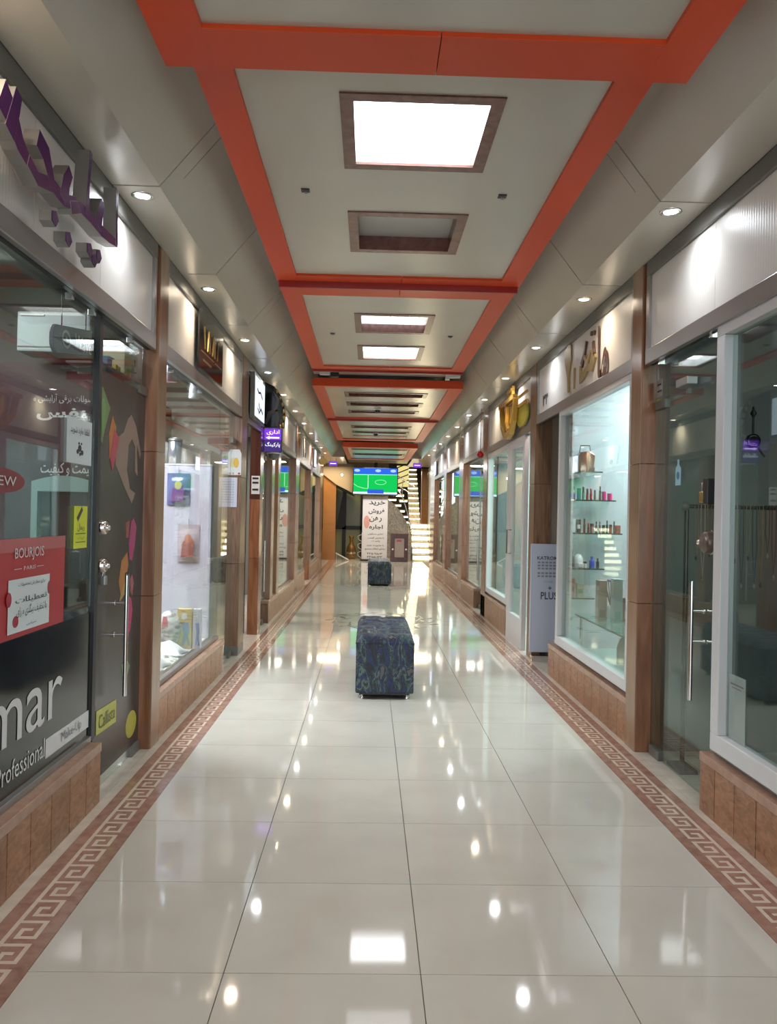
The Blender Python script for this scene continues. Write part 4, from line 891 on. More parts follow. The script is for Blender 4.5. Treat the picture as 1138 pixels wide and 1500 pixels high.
# ------------------------------------------------ second left shop
sgn2 = thing('black_gold_sign', (-1.24, 6.2, 2.445), 'black sign with tall faint gold strokes on the second left fascia', 'sign')
b = B(); rect(b, PL(-1.247), 5.72, 6.62, 2.435, 2.865, 0.012); b.obj('panel', 'black', sgn2)
gold = flat('gold', (0.42, 0.27, 0.09), 0.28, 0.85)
b = B(); Pg = PL(-1.234)
for k, u in enumerate((5.92, 6.02, 6.10, 6.20, 6.29, 6.39)): stroke(b, Pg, [(u, 2.60), (u + (0.03 if k % 2 else -0.03), 2.76)], 0.014, 0.003)
stroke(b, Pg, [(5.78, 2.565), (6.55, 2.565)], 0.008, 0.003); b.obj('gold_strokes', gold, sgn2)
b = B(); stroke(b, Pg, [(5.85, 2.51), (6.15, 2.51)], 0.014, 0.003); b.obj('small_line', gold, sgn2)
for i, (x, y) in enumerate(((-1.40, 5.6), (-1.41, 6.38))):
    t = thing('white_spot_lamp', (x, y, 2.30), f"white cylinder spot lamp hanging in second left window, {'nearer' if i == 0 else 'farther'} one", 'spotlight', 'white cylinder lamps in the second left window')
    B().lathe((x, y, 2.30), [(0.040, 0), (0.042, 0.01), (0.034, 0.10), (0.028, 0.125), (0.0, 0.13)], 20).obj('shade', 'white', t)
    B().lathe((x, y, 2.302), [(0.036, 0.0), (0.036, 0.004)], 16).obj('lamp', 'led_cool', t)
    B().tube([(x, y, 2.425), (x, y, 2.46), (x, y, 2.70)], 0.006, 8).obj('stem', 'dark', t)
    l = bpy.data.lights.new('spot', 'SPOT'); l.energy = 30; l.spot_size = math.radians(70); l.spot_blend = 0.5; l.shadow_soft_size = 0.03; l.color = (0.95, 0.93, 1.0)
    o = bpy.data.objects.new('spot', l); COL.objects.link(o); o.location = (x, y, 2.29)
dk = thing('window_deck', (-1.7, 6.0, 0.0), 'white display deck behind the second left window', 'display deck')
B().box(-2.1, -1.385, 4.95, 7.06, 0.26, 0.312).obj('top', 'white', dk, bev=0.003); B().box(-2.08, -1.40, 4.97, 7.04, 0, 0.26).obj('base', 'white', dk)
ep = thing('white_display_panel', (-1.62, 7.0, 0.312), 'white upright display panel at the far end of second left window', 'display panel')
B().box(-1.90, -1.365, 6.94, 7.05, 0.312, 1.80).obj('board', flat('lavender_white', (0.52, 0.50, 0.58), 0.25), ep, bev=0.003); B().box(-1.90, -1.365, 6.935, 7.055, 1.80, 1.812).obj('top_edge', 'white', ep)
cn = thing('grey_canister', (-1.70, 7.0, 1.812), 'shiny grey canister standing on the white display panel', 'canister')
B().lathe((-1.70, 7.0, 1.812), [(0.055, 0), (0.058, 0.01), (0.058, 0.19), (0.05, 0.20)], 20).obj('body', flat('grey_metal', (0.25, 0.28, 0.32), 0.2, 0.6), cn); B().lathe((-1.70, 7.0, 2.012), [(0.06, 0), (0.06, 0.02), (0.02, 0.035)], 20).obj('lid', 'alu_dark', cn)
def pouch(name, lab, x0, x1, z0, z1, y, c1, c2, c3):
    t = thing(name, ((x0 + x1) / 2, y, z0), lab, 'package')
    b = B(); nx, nz = 8, 10; vs = []
    for j in range(nz + 1):
        for i in range(nx + 1):
            u, v_ = i / nx, j / nz
            vs.append((x0 + (x1 - x0) * u, y - 0.028 * math.sin(math.pi * u) ** .5 * math.sin(math.pi * min(1, v_ * 1.1 + .02)) ** .5 - 0.002, z0 + (z1 - z0) * v_))
    b.add(vs, [(j * (nx + 1) + i, j * (nx + 1) + i + 1, (j + 1) * (nx + 1) + i + 1, (j + 1) * (nx + 1) + i) for j in range(nz) for i in range(nx)], True)
    b.box(x0, x1, y - 0.004, y, z0, z1); b.obj('bag', flat(name + '_film', c1, 0.12), t)
    w_, h_ = x1 - x0, z1 - z0
    b = B(); shape(b, PF(y - 0.034), [(x0 + .2 * w_, z0 + .12 * h_), (x0 + .75 * w_, z0 + .12 * h_), (x0 + .8 * w_, z0 + .55 * h_), (x0 + .55 * w_, z0 + .7 * h_), (x0 + .25 * w_, z0 + .5 * h_)], 0.002); b.obj('print', flat(name + '_print', c2, 0.3), t)
    b = B(); shape(b, PF(y - 0.037), ell(x0 + .52 * w_, z0 + .62 * h_, .16 * w_, .13 * h_), 0.002); b.obj('round_print', flat(name + '_round', c3, 0.3), t)
    B().tube([((x0 + x1) / 2, y - 0.008, z1), ((x0 + x1) / 2, y - 0.008, z1 + 0.05)], 0.003, 6).obj('hook', 'chrome', t)
pouch('hanging_blue_package', 'blue and purple printed package hanging on the white display panel', -1.745, -1.55, 1.455, 1.73, 6.936, (0.12, 0.14, 0.30), (0.16, 0.07, 0.22), (0.45, 0.42, 0.12))
pouch('hanging_red_package', 'clear bag with reddish contents hanging low on the display panel', -1.645, -1.46, 0.97, 1.29, 6.936, (0.40, 0.33, 0.36), (0.30, 0.09, 0.08), (0.42, 0.16, 0.10))
ds = [('silver_round_cushion', 'grey white rounded cushion with pink print in second left window', 'cushion'), ('yellow_blue_bag', 'yellow printed gift bag with blue figure in second left window', 'gift bag'), ('white_blue_bag', 'narrow white gift bag with blue figure beside the yellow one', 'gift bag')]
t = thing(ds[0][0], (-1.55, 6.35, 0.312), ds[0][1], ds[0][2])
b = B(); n = 24; vs = [(-1.56 + 0.095 * math.cos(a) * r, 6.35 + q, 0.47 + 0.15 * math.sin(a) * r) for r, q in ((0.02, -.07), (.6, -.06), (.9, -.035), (1, 0), (.9, .035), (.6, .06), (0.02, .07)) for a in [2 * math.pi * k / n for k in range(n)]]
b.add(vs, [(i * n + k, i * n + (k + 1) % n, (i + 1) * n + (k + 1) % n, (i + 1) * n + k) for i in range(6) for k in range(n)], True)
b.obj('cushion', noisy('silver_fabric', [(0.20, 0.18, 0.18), (0.5, 0.48, 0.47), (0.62, 0.6, 0.58)], scale=(1, 1, 2), freq=18, rough=0.4, pos=(.4, .6)), t)
b = B(); shape(b, PF(6.282), [(-1.60, 0.50), (-1.55, 0.50), (-1.56, 0.58), (-1.59, 0.58)], 0.004); b.obj('pink_print', flat('pink_patch', (0.6, 0.12, 0.16), 0.5), t)
for (nm, lab, ct), x0, x1, c in zip(ds[1:], (-1.475, -1.35), (-1.36, -1.29 + 0.0), ((0.60, 0.42, 0.14), (0.55, 0.55, 0.56))):
    x0 -= 0.03; x1 -= 0.03
    t = thing(nm, ((x0 + x1) / 2, 6.4, 0.312), lab, ct)
    B().box(x0, x1, 6.38, 6.44, 0.312, 0.63).obj('bag', flat(nm + '_paper', c, 0.4), t, bev=0.003)
    w_ = x1 - x0; b = B(); stroke(b, PF(6.38), [(x0 + .55 * w_, .52), (x0 + .65 * w_, .44), (x0 + .4 * w_, .34)], w_ * .3, 0.002, [w_ * .5, w_ * .4, w_ * .12]); stroke(b, PF(6.38), [(x0 + .65 * w_, .44), (x0 + .85 * w_, .34)], w_ * .15, 0.002)
    b.obj('blue_figure_print', flat(nm + '_blue', (0.10, 0.20, 0.42), 0.4), t)
    b = B(); shape(b, PF(6.379), ell(x0 + .5 * w_, .57, w_ * .2, .028), 0.002); b.obj('pale_print', 'white', t)
    B().tube([(x0 + .3 * w_, 6.41, .63), (x0 + .35 * w_, 6.41, .665), (x0 + .65 * w_, 6.41, .665), (x0 + .7 * w_, 6.41, .63)], 0.002, 6).obj('handle', 'white', t)
def cloth(name, lab, x0, x1, y0, y1, z, m, seed, h=0.03):
    rnd = random.Random(seed); ph = [rnd.uniform(0, 6) for _ in range(6)]; b = B(); nx, ny = 16, 22; vs = []
    for j in range(ny + 1):
        for i in range(nx + 1):
            u, v_ = i / nx, j / ny
            f = math.sin(7 * v_ + 3 * u + ph[0]) * .5 + math.sin(13 * u + 4 * v_ + ph[1]) * .3 + math.sin(19 * v_ - 6 * u + ph[2]) * .25
            e = min(1, 6 * min(u, 1 - u, v_, 1 - v_))
            vs.append((x0 + (x1 - x0) * u + 0.015 * math.sin(9 * v_ + ph[3]), y0 + (y1 - y0) * v_ + 0.02 * math.sin(8 * u + ph[4]), z + 0.006 + e * h * (0.9 + 0.7 * f)))
    b.add(vs, [(j * (nx + 1) + i, j * (nx + 1) + i + 1, (j + 1) * (nx + 1) + i + 1, (j + 1) * (nx + 1) + i) for j in range(ny) for i in range(nx)], True)
    o = b.obj(name, m, label=lab, cat='cloth'); s = o.modifiers.new('thickness', 'SOLIDIFY'); s.thickness = 0.005; s.offset = 1
lp = noisy('spotted_fabric', [(0.05, 0.045, 0.045), (0.12, 0.1, 0.1), (0.55, 0.53, 0.50), (0.6, 0.58, 0.55)], freq=34, rough=0.6, detail=2, pos=(.42, .55))
wf = flat('white_fabric', (0.66, 0.64, 0.65), 0.6)
cloth('spotted_scarf', 'black and white spotted cloth nearest in the second left window', -1.95, -1.39, 4.98, 5.45, 0.312, lp, 1)
cloth('white_scarf', 'white folded cloth in the middle of the second left window', -1.98, -1.39, 5.40, 5.75, 0.318, wf, 2, 0.05)
cloth('grey_spotted_scarf', 'grey spotted cloth behind the white cloth in second left window', -1.95, -1.39, 5.72, 6.0, 0.318, lp, 3, 0.035)
cloth('pale_folded_throw', 'pale folded throw just before the printed gift bags', -1.98, -1.39, 5.98, 6.26, 0.318, wf, 4, 0.06)
bk = thing('wooden_display_rack', (-2.6, 7.5, 0), 'wooden display rack with shelves inside second left shop', 'rack')
for z in (0.5, 1.0, 1.5, 1.95, 2.3): B().box(-3.3, -1.95, 7.6, 7.85, z, z + 0.03).obj('shelf', 'wood', bk)
for x in (-3.3, -2.62, -1.98): B().box(x, x + 0.03, 7.6, 7.86, 0, 2.4).obj('upright', 'wood', bk)
cc = [(0.5, 0.2, 0.2), (0.6, 0.6, 0.62), (0.15, 0.25, 0.45), (0.55, 0.45, 0.2), (0.3, 0.12, 0.25), (0.12, 0.35, 0.3)]
cn_ = ['red', 'white', 'navy', 'mustard', 'plum', 'green']; lv = ['lowest', 'second lowest', 'middle', 'fourth', 'top']
for i, z in enumerate((0.53, 1.03, 1.53, 1.98)):
    for k in range(5):
        x = -3.15 + 0.24 * k; j = (i * 2 + k) % 6
        t = thing('folded_textile', (x, 7.7, z), f'{cn_[j]} folded textile on the {lv[i]} shelf of the rack, {ORD[k]} from left', 'textile', 'folded textiles on the wooden rack')
        B().box(x - 0.08, x + 0.08, 7.62, 7.8, z, z + 0.06).obj('lower_fold', flat('fold', cc[j], 0.7), t, bev=0.02); B().box(x - 0.078, x + 0.078, 7.625, 7.8, z + 0.061, z + 0.12).obj('upper_fold', flat('fold', cc[j], 0.7), t, bev=0.02)

# papers on the wooden pillar
nt1 = thing('typed_notice', (-1.39, 7.86, 1.46), 'white typed notice on the dark wooden left pillar', 'notice')
b = B(); rect(b, PF(7.872), -1.475, -1.30, 1.455, 1.745, 0.003); b.obj('sheet', flat('lilac_paper', (0.50, 0.49, 0.58), 0.6), nt1)
for k in range(9):
    b = B(); rect(b, PF(7.868), -1.455 + 0.01 * (k % 3), -1.33, 1.70 - 0.025 * k, 1.704 - 0.025 * k, 0.001); b.obj('text_line', 'alu_dark', nt1)
tg = thing('yellow_window_tag', (-1.31, 7.86, 1.78), 'white rounded tag with yellow centre above the typed notice', 'sticker')
pts = [(-1.365, 1.77), (-1.265, 1.77), (-1.265, 1.98), (-1.285, 2.02), (-1.345, 2.02), (-1.365, 1.98)]
b = B(); shape(b, PF(7.872), pts, 0.003); b.obj('tag', 'white', tg); b = B(); shape(b, PF(7.868), ell(-1.315, 1.89, 0.026, 0.05), 0.001); b.obj('yellow_print', flat('amber', (0.6, 0.38, 0.05), 0.5), tg)
b = B(); shape(b, PF(7.868), ell(-1.345, 1.785, 0.012, 0.01), 0.001); shape(b, PF(7.868), ell(-1.285, 1.785, 0.012, 0.01), 0.001); b.obj('red_print', flat('tag_red', (0.4, 0.05, 0.05), 0.5), tg)
tg = thing('white_window_tag', (-1.41, 7.86, 1.78), 'white card with small red print beside the rounded tag', 'sticker')
b = B(); rect(b, PF(7.872), -1.455, -1.372, 1.775, 2.0, 0.003); b.obj('card', flat('card_white', (0.55, 0.52, 0.48), 0.5), tg); b = B(); stroke(b, PF(7.868), [(-1.44, 1.83), (-1.41, 1.85), (-1.39, 1.84)], 0.012, 0.001); b.obj('red_print', flat('card_red', (0.4, 0.04, 0.05), 0.5), tg)
b = B(); shape(b, PF(7.868), ell(-1.415, 1.94, 0.025, 0.02), 0.001); b.obj('green_print', flat('card_green', (0.2, 0.35, 0.1), 0.5), tg)
tg = thing('passage_notice', (-1.31, 9.24, 1.62), 'small white notice with black print on the brown passage pillar', 'notice')
b = B(); rect(b, PF(9.249), -1.365, -1.27, 1.62, 1.83, 0.003); b.obj('card', 'white', tg); b = B()
for z in (1.79, 1.74, 1.66): rect(b, PF(9.245), -1.355, -1.285, z, z + 0.022, 0.001)
b.obj('print', 'dark', tg)

# passage signs
lb = thing('lightbox_sign', (-1.24, 8.75, 2.38), 'pale blue lit sign panel over the left passage', 'sign')
b = B(); rect(b, PL(-1.262), 8.32, 9.14, 2.385, 2.87, 0.045); b.obj('box', 'alu_dark', lb, bev=0.004)
b = B(); rect(b, PL(-1.2165), 8.36, 9.10, 2.42, 2.84, 0.003); b.obj('lit_face', emis('lightbox_face', (0.62, 0.72, 0.85), 0.55), lb)
b = B()
for a in ([(8.5, 2.72), (8.6, 2.69), (8.75, 2.71), (8.9, 2.66)], [(8.55, 2.52), (8.66, 2.48), (8.8, 2.54), (8.95, 2.50)], [(8.62, 2.58), (8.72, 2.52)]): stroke(b, PL(-1.213), a, 0.025, 0.002)
b.obj('lettering', 'dark', lb)
ps = thing('purple_direction_sign', (-1.165, 9.5, 2.12), 'purple lit direction sign with arrow projecting from left wall', 'sign')
B().box(-1.268, -1.055, 9.50, 9.56, 2.125, 2.405).obj('box', 'dark', ps, bev=0.004)
b = B(); rect(b, PF(9.498), -1.262, -1.062, 2.27, 2.40, 0.003); b.obj('violet_face', emis('violet', (0.12, 0.03, 0.42), 0.7), ps)
b = B(); rect(b, PF(9.498), -1.262, -1.062, 2.13, 2.262, 0.003); b.obj('indigo_face', emis('indigo', (0.035, 0.02, 0.10), 0.7), ps)
lt = emis('violet_letters', (0.62, 0.40, 1.0), 1.1)
text('lettering', 'اداری', PF(9.4945), -1.235, -1.085, 2.33, 2.39, lt, ps, res=1, bold=.01); text('lettering', 'پارکینگ', PF(9.4945), -1.25, -1.075, 2.18, 2.245, emis('pale_letters', (0.5, 0.5, 0.6), 0.9), ps, res=1, bold=.01)
b = B(); stroke(b, PF(9.4945), [(-1.20, 2.297), (-1.085, 2.297)], 0.018, 0.001); shape(b, PF(9.4945), [(-1.245, 2.297), (-1.20, 2.318), (-1.20, 2.276)], 0.001); b.obj('arrow', lt, ps)
dc = thing('grey_dome', (-1.13, 9.53, 2.04), 'grey dome shaped fitting under the purple sign', 'lamp')
B().lathe((-1.15, 9.53, 2.12), [(0.06, 0), (0.075, -0.02), (0.06, -0.06), (0.03, -0.085), (0, -0.09)], 18).obj('dome', 'alu_dark', dc); B().lathe((-1.15, 9.53, 2.12), [(0.085, 0), (0.085, -0.012), (0.07, -0.014)], 18).obj('rim', 'white', dc)
bo = thing('black_gold_ornament', (-1.14, 9.5, 2.41), 'black sculpted ornament with gold edge above the purple sign', 'ornament')
b = B(); shape(b, PF(9.55), [(-1.262, 2.41), (-1.03, 2.41), (-1.02, 2.56), (-1.035, 2.68), (-1.08, 2.80), (-1.15, 2.90), (-1.262, 2.95)], 0.10); b.obj('block', 'black', bo, bev=0.01)
b = B(); stroke(b, PF(9.45), [(-1.245, 2.45), (-1.20, 2.58), (-1.12, 2.62), (-1.10, 2.74), (-1.16, 2.84)], 0.035, 0.02, [.02, .05, .04, .035, .01]); stroke(b, PF(9.45), [(-1.12, 2.43), (-1.09, 2.52), (-1.12, 2.62)], 0.03, 0.02); b.obj('relief', flat('dark_bronze', (0.05, 0.04, 0.03), 0.25, 0.6), bo)
for x, z in ((-1.04, 2.45), (-1.03, 2.53), (-1.035, 2.61), (-1.05, 2.69), (-1.08, 2.77), (-1.12, 2.84), (-1.07, 2.43)):
    B().lathe((x, 9.45, z), [(0.0, -0.03), (0.012, -0.02), (0.016, 0), (0.012, 0.02), (0, 0.03)], 10, 'z').obj('gold_bead', gold, bo)
for nm, x, y, z, lab in (('gold_oval_sign', -1.19, 19.6, 2.62, 'small gold oval sign high on the far left wall'),):
    t = thing(nm, (x, y, z), lab, 'sign'); b = B(); shape(b, PF(y), ell(x + 0.02, z + 0.08, 0.10, 0.09), 0.03); b.obj('plate', gold, t, bev=0.004); B().tube([(x - 0.07, y + 0.0, z + 0.08), (x - 0.04, y, z + 0.08)], 0.01, 8).obj('arm', 'alu_dark', t)
for x, lab, k in ((-1.02, 'small purple hanging sign at the far left end', 0), (1.28, 'small purple hanging sign at the far right end', 1)):
    t = thing('hanging_purple_sign', (x, 21.9, 2.75), lab, 'sign')
    B().box(x - 0.11, x + 0.11, 21.88, 21.92, 2.74, 2.86).obj('panel', emis('violet_far', (0.09, 0.03, 0.30), 0.8), t); B().box(x - 0.08, x + 0.08, 21.876, 21.879, 2.79, 2.81).obj('lettering', lt, t)
    for s_ in (-0.08, 0.08): B().tube([(x + s_, 21.9, 2.86), (x + s_, 21.9, 2.97)], 0.005, 6).obj('rod', 'chrome', t)
# lettering on far left fascias
for y0, y1, z0, z1, lab in ((14.75, 15.35, 2.46, 2.80, 'thin black letter strokes on the far left white fascia'),):
    t = thing('black_letter_sign', (-1.24, 15.0, 2.46), lab, 'sign'); b = B(); stroke(b, PL(-1.247), [(y0, z1), (y0 + .05, 2.65), (y0 + .1, z0)], 0.05, 0.012); b.obj('letter', 'dark', t); b = B(); shape(b, PL(-1.247), ell(y1 - .1, 2.52, .08, .05), 0.012); b.obj('letter_dot', 'dark', t)

# ================================================================== RIGHT SIDE
# padlock, lock, papers of the near right shop
t = thing('brass_padlock', (1.70, 3.935, 1.52), 'brass padlock hanging from the near right door frame', 'padlock')
B().box(1.665, 1.69, 3.965, 4.015, 1.50, 1.555).obj('body', flat('brass_body', (0.45, 0.30, 0.10), 0.3, 0.8), t, bev=0.004)
B().tube([(1.677, 3.973, 1.555), (1.677, 3.975, 1.60), (1.677, 4.003, 1.60), (1.677, 4.005, 1.555)], 0.005, 8).obj('shackle', 'chrome', t)
B().box(1.66, 1.72, 3.90, 3.955, 1.49, 1.62).obj('hasp', 'dark', t, bev=0.004)
knob_pair(-1, 4.05, 1.30, 0.085, 'round_door_lock', 'large round steel lock on the near right glass door')
dq = thing('round_frame_lock', (1.66, 3.86, 1.27), 'brown disc lock at the edge of the near right white frame', 'lock')
B().lathe((1.725, 3.965, 1.30), [(0.055, 0.0), (0.055, -0.045), (0.045, -0.055), (0.0, -0.057)], 22, 'x').obj('disc', flat('bronze_disc', (0.16, 0.12, 0.10), 0.3, 0.5), dq); B().lathe((1.725, 3.965, 1.30), [(0.058, -0.004), (0.062, -0.012), (0.058, -0.02)], 22, 'x').obj('rim', 'chrome', dq)
qp = thing('window_payment_card', (1.71, 3.73, 0.40), 'white card with grey print low in the near right window', 'notice')
b = B(); rect(b, PR(1.698), -3.70, -3.54, 0.40, 0.70, 0.002); b.obj('card', flat('card_grey_white', (0.42, 0.43, 0.43), 0.5), qp)
b = B(); rect(b, PR(1.6955), -3.685, -3.56, 0.655, 0.662, 0.001); rect(b, PR(1.6955), -3.67, -3.58, 0.64, 0.644, 0.001); b.obj('print_line', 'alu_dark', qp)
for k, (y, lab, c) in enumerate(((4.80, 'small white card with dark print beside the near right pillar', (0.35, 0.33, 0.32)), (4.74, 'yellow square sticker beside the near right pillar', (0.50, 0.48, 0.06)))):
    t = thing('transom_sticker', (1.72, y, 2.1), lab, 'sticker')
    b = B()
    if k == 0: rect(b, PR(1.722), -4.79, -4.70, 2.145, 2.25, 0.002)
    else: rect(b, PR(1.722), -4.79, -4.74, 2.135 - 0.045, 2.135, 0.002)
    b.obj('sheet', flat('sticker_sheet', c, 0.5), t)
    b = B()
    if k == 0:
        rect(b, PR(1.7195), -4.78, -4.72, 2.215, 2.225, .001); rect(b, PR(1.7195), -4.78, -4.71, 2.175, 2.185, .001)
    else: rect(b, PR(1.7195), -4.785, -4.765, 2.105, 2.115, .001)
    b.obj('print', 'dark', t)
bs = thing('bottle_sticker', (1.72, 4.43, 1.6), 'pale blue bottle shaped sticker on the near right glass door', 'sticker')
b = B(); shape(b, PR(1.7225), [(-4.475, 1.605), (-4.40, 1.605), (-4.40, 1.70), (-4.425, 1.72), (-4.425, 1.75), (-4.45, 1.75), (-4.45, 1.72), (-4.475, 1.70)], 0.001); b.obj('bottle_shape', flat('sticker_blue', (0.35, 0.60, 0.72), 0.5), bs)
b = B(); shape(b, PR(1.7212), ell(-4.4375, 1.66, 0.02, 0.022), 0.001); b.obj('print', flat('sticker_navy', (0.08, 0.2, 0.35), 0.5), bs)
dcl = thing('door_closer', (1.74, 4.3, 2.15), 'grey door closer above the near right glass door', 'door closer')
B().box(1.66, 1.72, 4.18, 4.34, 2.13, 2.175).obj('body', 'alu', dcl, bev=0.005); B().box(1.715, 1.735, 4.3, 4.33, 2.10, 2.14).obj('arm', 'alu_dark', dcl)
# jewellery rack
rk = thing('necklace_rack', (2.3, 4.5, 0), 'black necklace rack rail inside the near right shop', 'rack')
B().tube([(1.79, 4.5, 1.49), (2.85, 4.5, 1.49)], 0.011, 8).obj('rail', 'dark', rk)
for x in (1.80, 2.84): B().tube([(x, 4.5, 0), (x, 4.5, 1.51)], 0.014, 8).obj('upright', 'black', rk)
B().lathe((1.79, 4.5, 1.49), [(0.0, -0.03), (0.02, -0.02), (0.027, 0), (0.02, 0.02), (0, 0.03)], 12).obj('finial', 'alu_dark', rk)
B().box(1.75, 1.85, 4.4, 4.6, 0, 0.02).box(2.79, 2.89, 4.4, 4.6, 0, 0.02).obj('foot', 'black', rk)
chm = [flat('old_gold_chain', (0.26, 0.19, 0.10), 0.35, 0.6), flat('dark_chain', (0.06, 0.05, 0.05), 0.35, 0.6), flat('silver_chain', (0.35, 0.33, 0.32), 0.3, 0.7)]
rnd = random.Random(4)
for k in range(26):
    x = 1.85 + 0.037 * k; ln = rnd.uniform(0.22, 0.48); j = rnd.choice((0, 0, 1, 2))
    t = thing('necklace', (x, 4.485, 1.5 - ln), ('long thin dull gold necklace', 'long thin dark necklace', 'long thin silver necklace')[j] + ' hanging in the row on the black rack', 'necklace', 'necklaces hanging on the black rack')
    w_ = 0.011; B().tube([(x - w_, 4.485, 1.505), (x - w_, 4.482, 1.5 - ln * .6), (x, 4.48, 1.5 - ln), (x + w_, 4.482, 1.5 - ln * .6), (x + w_, 4.485, 1.505)], 0.003, 5).obj('chain', chm[j], t)
    B().lathe((x, 4.48, 1.5 - ln - 0.02), [(0, -0.018), (0.009, 0), (0, 0.018)], 6).obj('pendant', chm[(j + 1) % 3], t)
pd = thing('black_hanging_ornament', (2.22, 4.6, 1.8), 'black hanging ornament with ring high in the near right shop', 'ornament')
B().tube([(2.22, 4.6, 2.08), (2.22, 4.6, 1.90)], 0.007, 8).obj('cord', 'dark', pd); B().lathe((2.22, 4.6, 2.04), [(0, -.03), (0.02, 0), (0, .035)], 8).obj('bead', 'dark', pd)
B().lathe((2.22, 4.6, 1.88), [(0.028, -0.012), (0.042, -0.012), (0.042, 0.012), (0.028, 0.012)], 16, 'y').obj('ring', 'black', pd); B().tube([(2.25, 4.6, 1.84), (2.29, 4.6, 1.79)], 0.006, 8).obj('tail', 'dark', pd)
cu = thing('shop_counter', (2.9, 4.3, 0), 'grey glass topped counter inside the near right shop', 'counter')
B().box(2.2, 3.6, 2.6, 4.1, 0, 0.95).obj('body', flat('counter_grey', (0.10, 0.11, 0.11), 0.3), cu, bev=0.005); B().box(2.18, 3.62, 2.58, 4.12, 0.95, 0.975).obj('top', flat('counter_top', (0.25, 0.30, 0.29), 0.1), cu)
fp = thing('frosted_panel', (1.86, 3.0, 0.3), 'pale frosted panel standing behind the near right window', 'panel')
B().box(1.80, 1.815, 1.6, 3.30, 0.02, 2.5).obj('sheet', flat('frosted', (0.36, 0.42, 0.42), 0.3), fp); B().box(1.795, 1.82, 3.30, 3.312, 0.02, 2.5).obj('edge', 'alu', fp)
for y, z in ((2.2, 2.382), (3.66, 2.382), (4.62, 2.37)):
    pass

# fascia writing, second right shop
ms = thing('brown_gold_shop_sign', (1.62, 6.2, 2.4), 'brown and gold Persian shop lettering on the second right fascia', 'sign')
brn = flat('brown_letters', (0.09, 0.035, 0.02), 0.3); gd = flat('mustard_letters', (0.34, 0.25, 0.10), 0.35, 0.3)
Pm = PR(1.657)
text('letter', 'ما', Pm, -5.82, -5.57, 2.42, 2.82, brn, ms, d=0.012, bold=.02)
b = B(); stroke(b, Pm, [(-5.93, 2.64), (-5.95, 2.74)], 0.05, 0.015, [.06, .03]); shape(b, Pm, ell(-5.93, 2.80, 0.025, 0.018), 0.015); shape(b, Pm, ell(-6.0, 2.81, 0.025, 0.018), 0.015); stroke(b, Pm, [(-6.27, 2.62), (-6.20, 2.68), (-6.14, 2.78)], 0.04, 0.015, [.06, .04, .02]); b.obj('letter', brn, ms)
b = B(); stroke(b, Pm, [(-5.88, 2.62), (-5.97, 2.55), (-6.10, 2.57), (-6.20, 2.53), (-6.30, 2.50), (-6.30, 2.62)], 0.05, 0.015, [.04, .07, .06, .07, .05, .03]); stroke(b, Pm, [(-6.02, 2.68), (-6.10, 2.60), (-6.18, 2.67)], 0.05, 0.016, [.03, .06, .03]); stroke(b, Pm, [(-5.95, 2.68), (-5.97, 2.55)], 0.045, 0.016); b.obj('gold_letter', gd, ms)
b = B(); shape(b, Pm, [(-6.80, 2.84), (-6.72, 2.88), (-6.62, 2.86), (-6.60, 2.74), (-6.64, 2.66), (-6.67, 2.60), (-6.66, 2.47), (-6.70, 2.47), (-6.72, 2.60), (-6.78, 2.68), (-6.82, 2.76)], 0.012); b.obj('spatula_shape', gd, ms)
b = B(); stroke(b, Pm, [(-6.50, 2.64), (-6.50, 2.47)], 0.03, 0.012, [.035, .02]); b.obj('brush_shape', gd, ms)
sn = thing('shop_number', (1.62, 7.6, 2.48), 'dark Persian number thirty four on the second right fascia', 'number')
text('digits', '۳۴', PR(1.657), -7.70, -7.48, 2.49, 2.61, 'dark', sn, d=0.004, bold=.02)

# cosmetics shop window: shelves and goods
cs_ = thing('cosmetics_wall', (2.2, 7.0, 0.3), 'pale blue panel with glass shelves in the second right shop', 'shelving')
B().box(1.70, 3.3, 7.03, 7.08, 0, 2.6).obj('back_panel', flat('ice_blue', (0.46, 0.52, 0.56), 0.35), cs_)
B().box(1.72, 1.74, 6.8, 7.03, 0.3, 2.5).obj('side_rail', 'white', cs_)
SH = [(1.82, 2.00), (1.575, 2.12), (1.29, 2.18), (0.985, 2.03), (0.73, 1.95)]
for z, x1 in SH:
    s_ = B().box(1.74, x1, 6.84, 7.03, z - 0.012, z).obj('glass_shelf', 'shelf_glass', cs_)
    B().box(1.74, x1, 6.837, 6.84, z - 0.012, z).obj('shelf_edge', 'glass_edge', s_)
b_ = thing('metallic_handbag', (1.86, 6.93, 1.82), 'shiny brown metallic handbag on the top glass shelf', 'handbag')
B().prism([(1.80, 6.9, 1.82), (1.94, 6.9, 1.82), (1.95, 6.9, 1.97), (1.90, 6.9, 2.0), (1.82, 6.9, 1.99), (1.79, 6.9, 1.94)], (0, 0.08, 0)).obj('body', flat('bag_bronze', (0.30, 0.17, 0.13), 0.15, 0.7), b_, bev=0.008)
B().tube([(1.82, 6.94, 1.98), (1.83, 6.94, 2.05), (1.91, 6.94, 2.05), (1.92, 6.94, 1.98)], 0.005, 8).obj('handle', 'dark', b_); B().box(1.90, 1.945, 6.893, 6.899, 1.825, 1.86).obj('clasp', 'dark', b_)
y_ = thing('yellow_pouch', (1.77, 6.93, 1.82), 'small yellow pouch beside the metallic handbag', 'pouch')
B().prism([(1.745, 6.9, 1.82), (1.79, 6.9, 1.82), (1.785, 6.9, 1.90), (1.75, 6.9, 1.89)], (0, 0.05, 0)).obj('body', flat('pouch_yellow', (0.5, 0.42, 0.10), 0.4), y_, bev=0.006); B().tube([(1.755, 6.92, 1.89), (1.77, 6.92, 1.93), (1.78, 6.92, 1.895)], 0.003, 6).obj('strap', 'dark', y_)
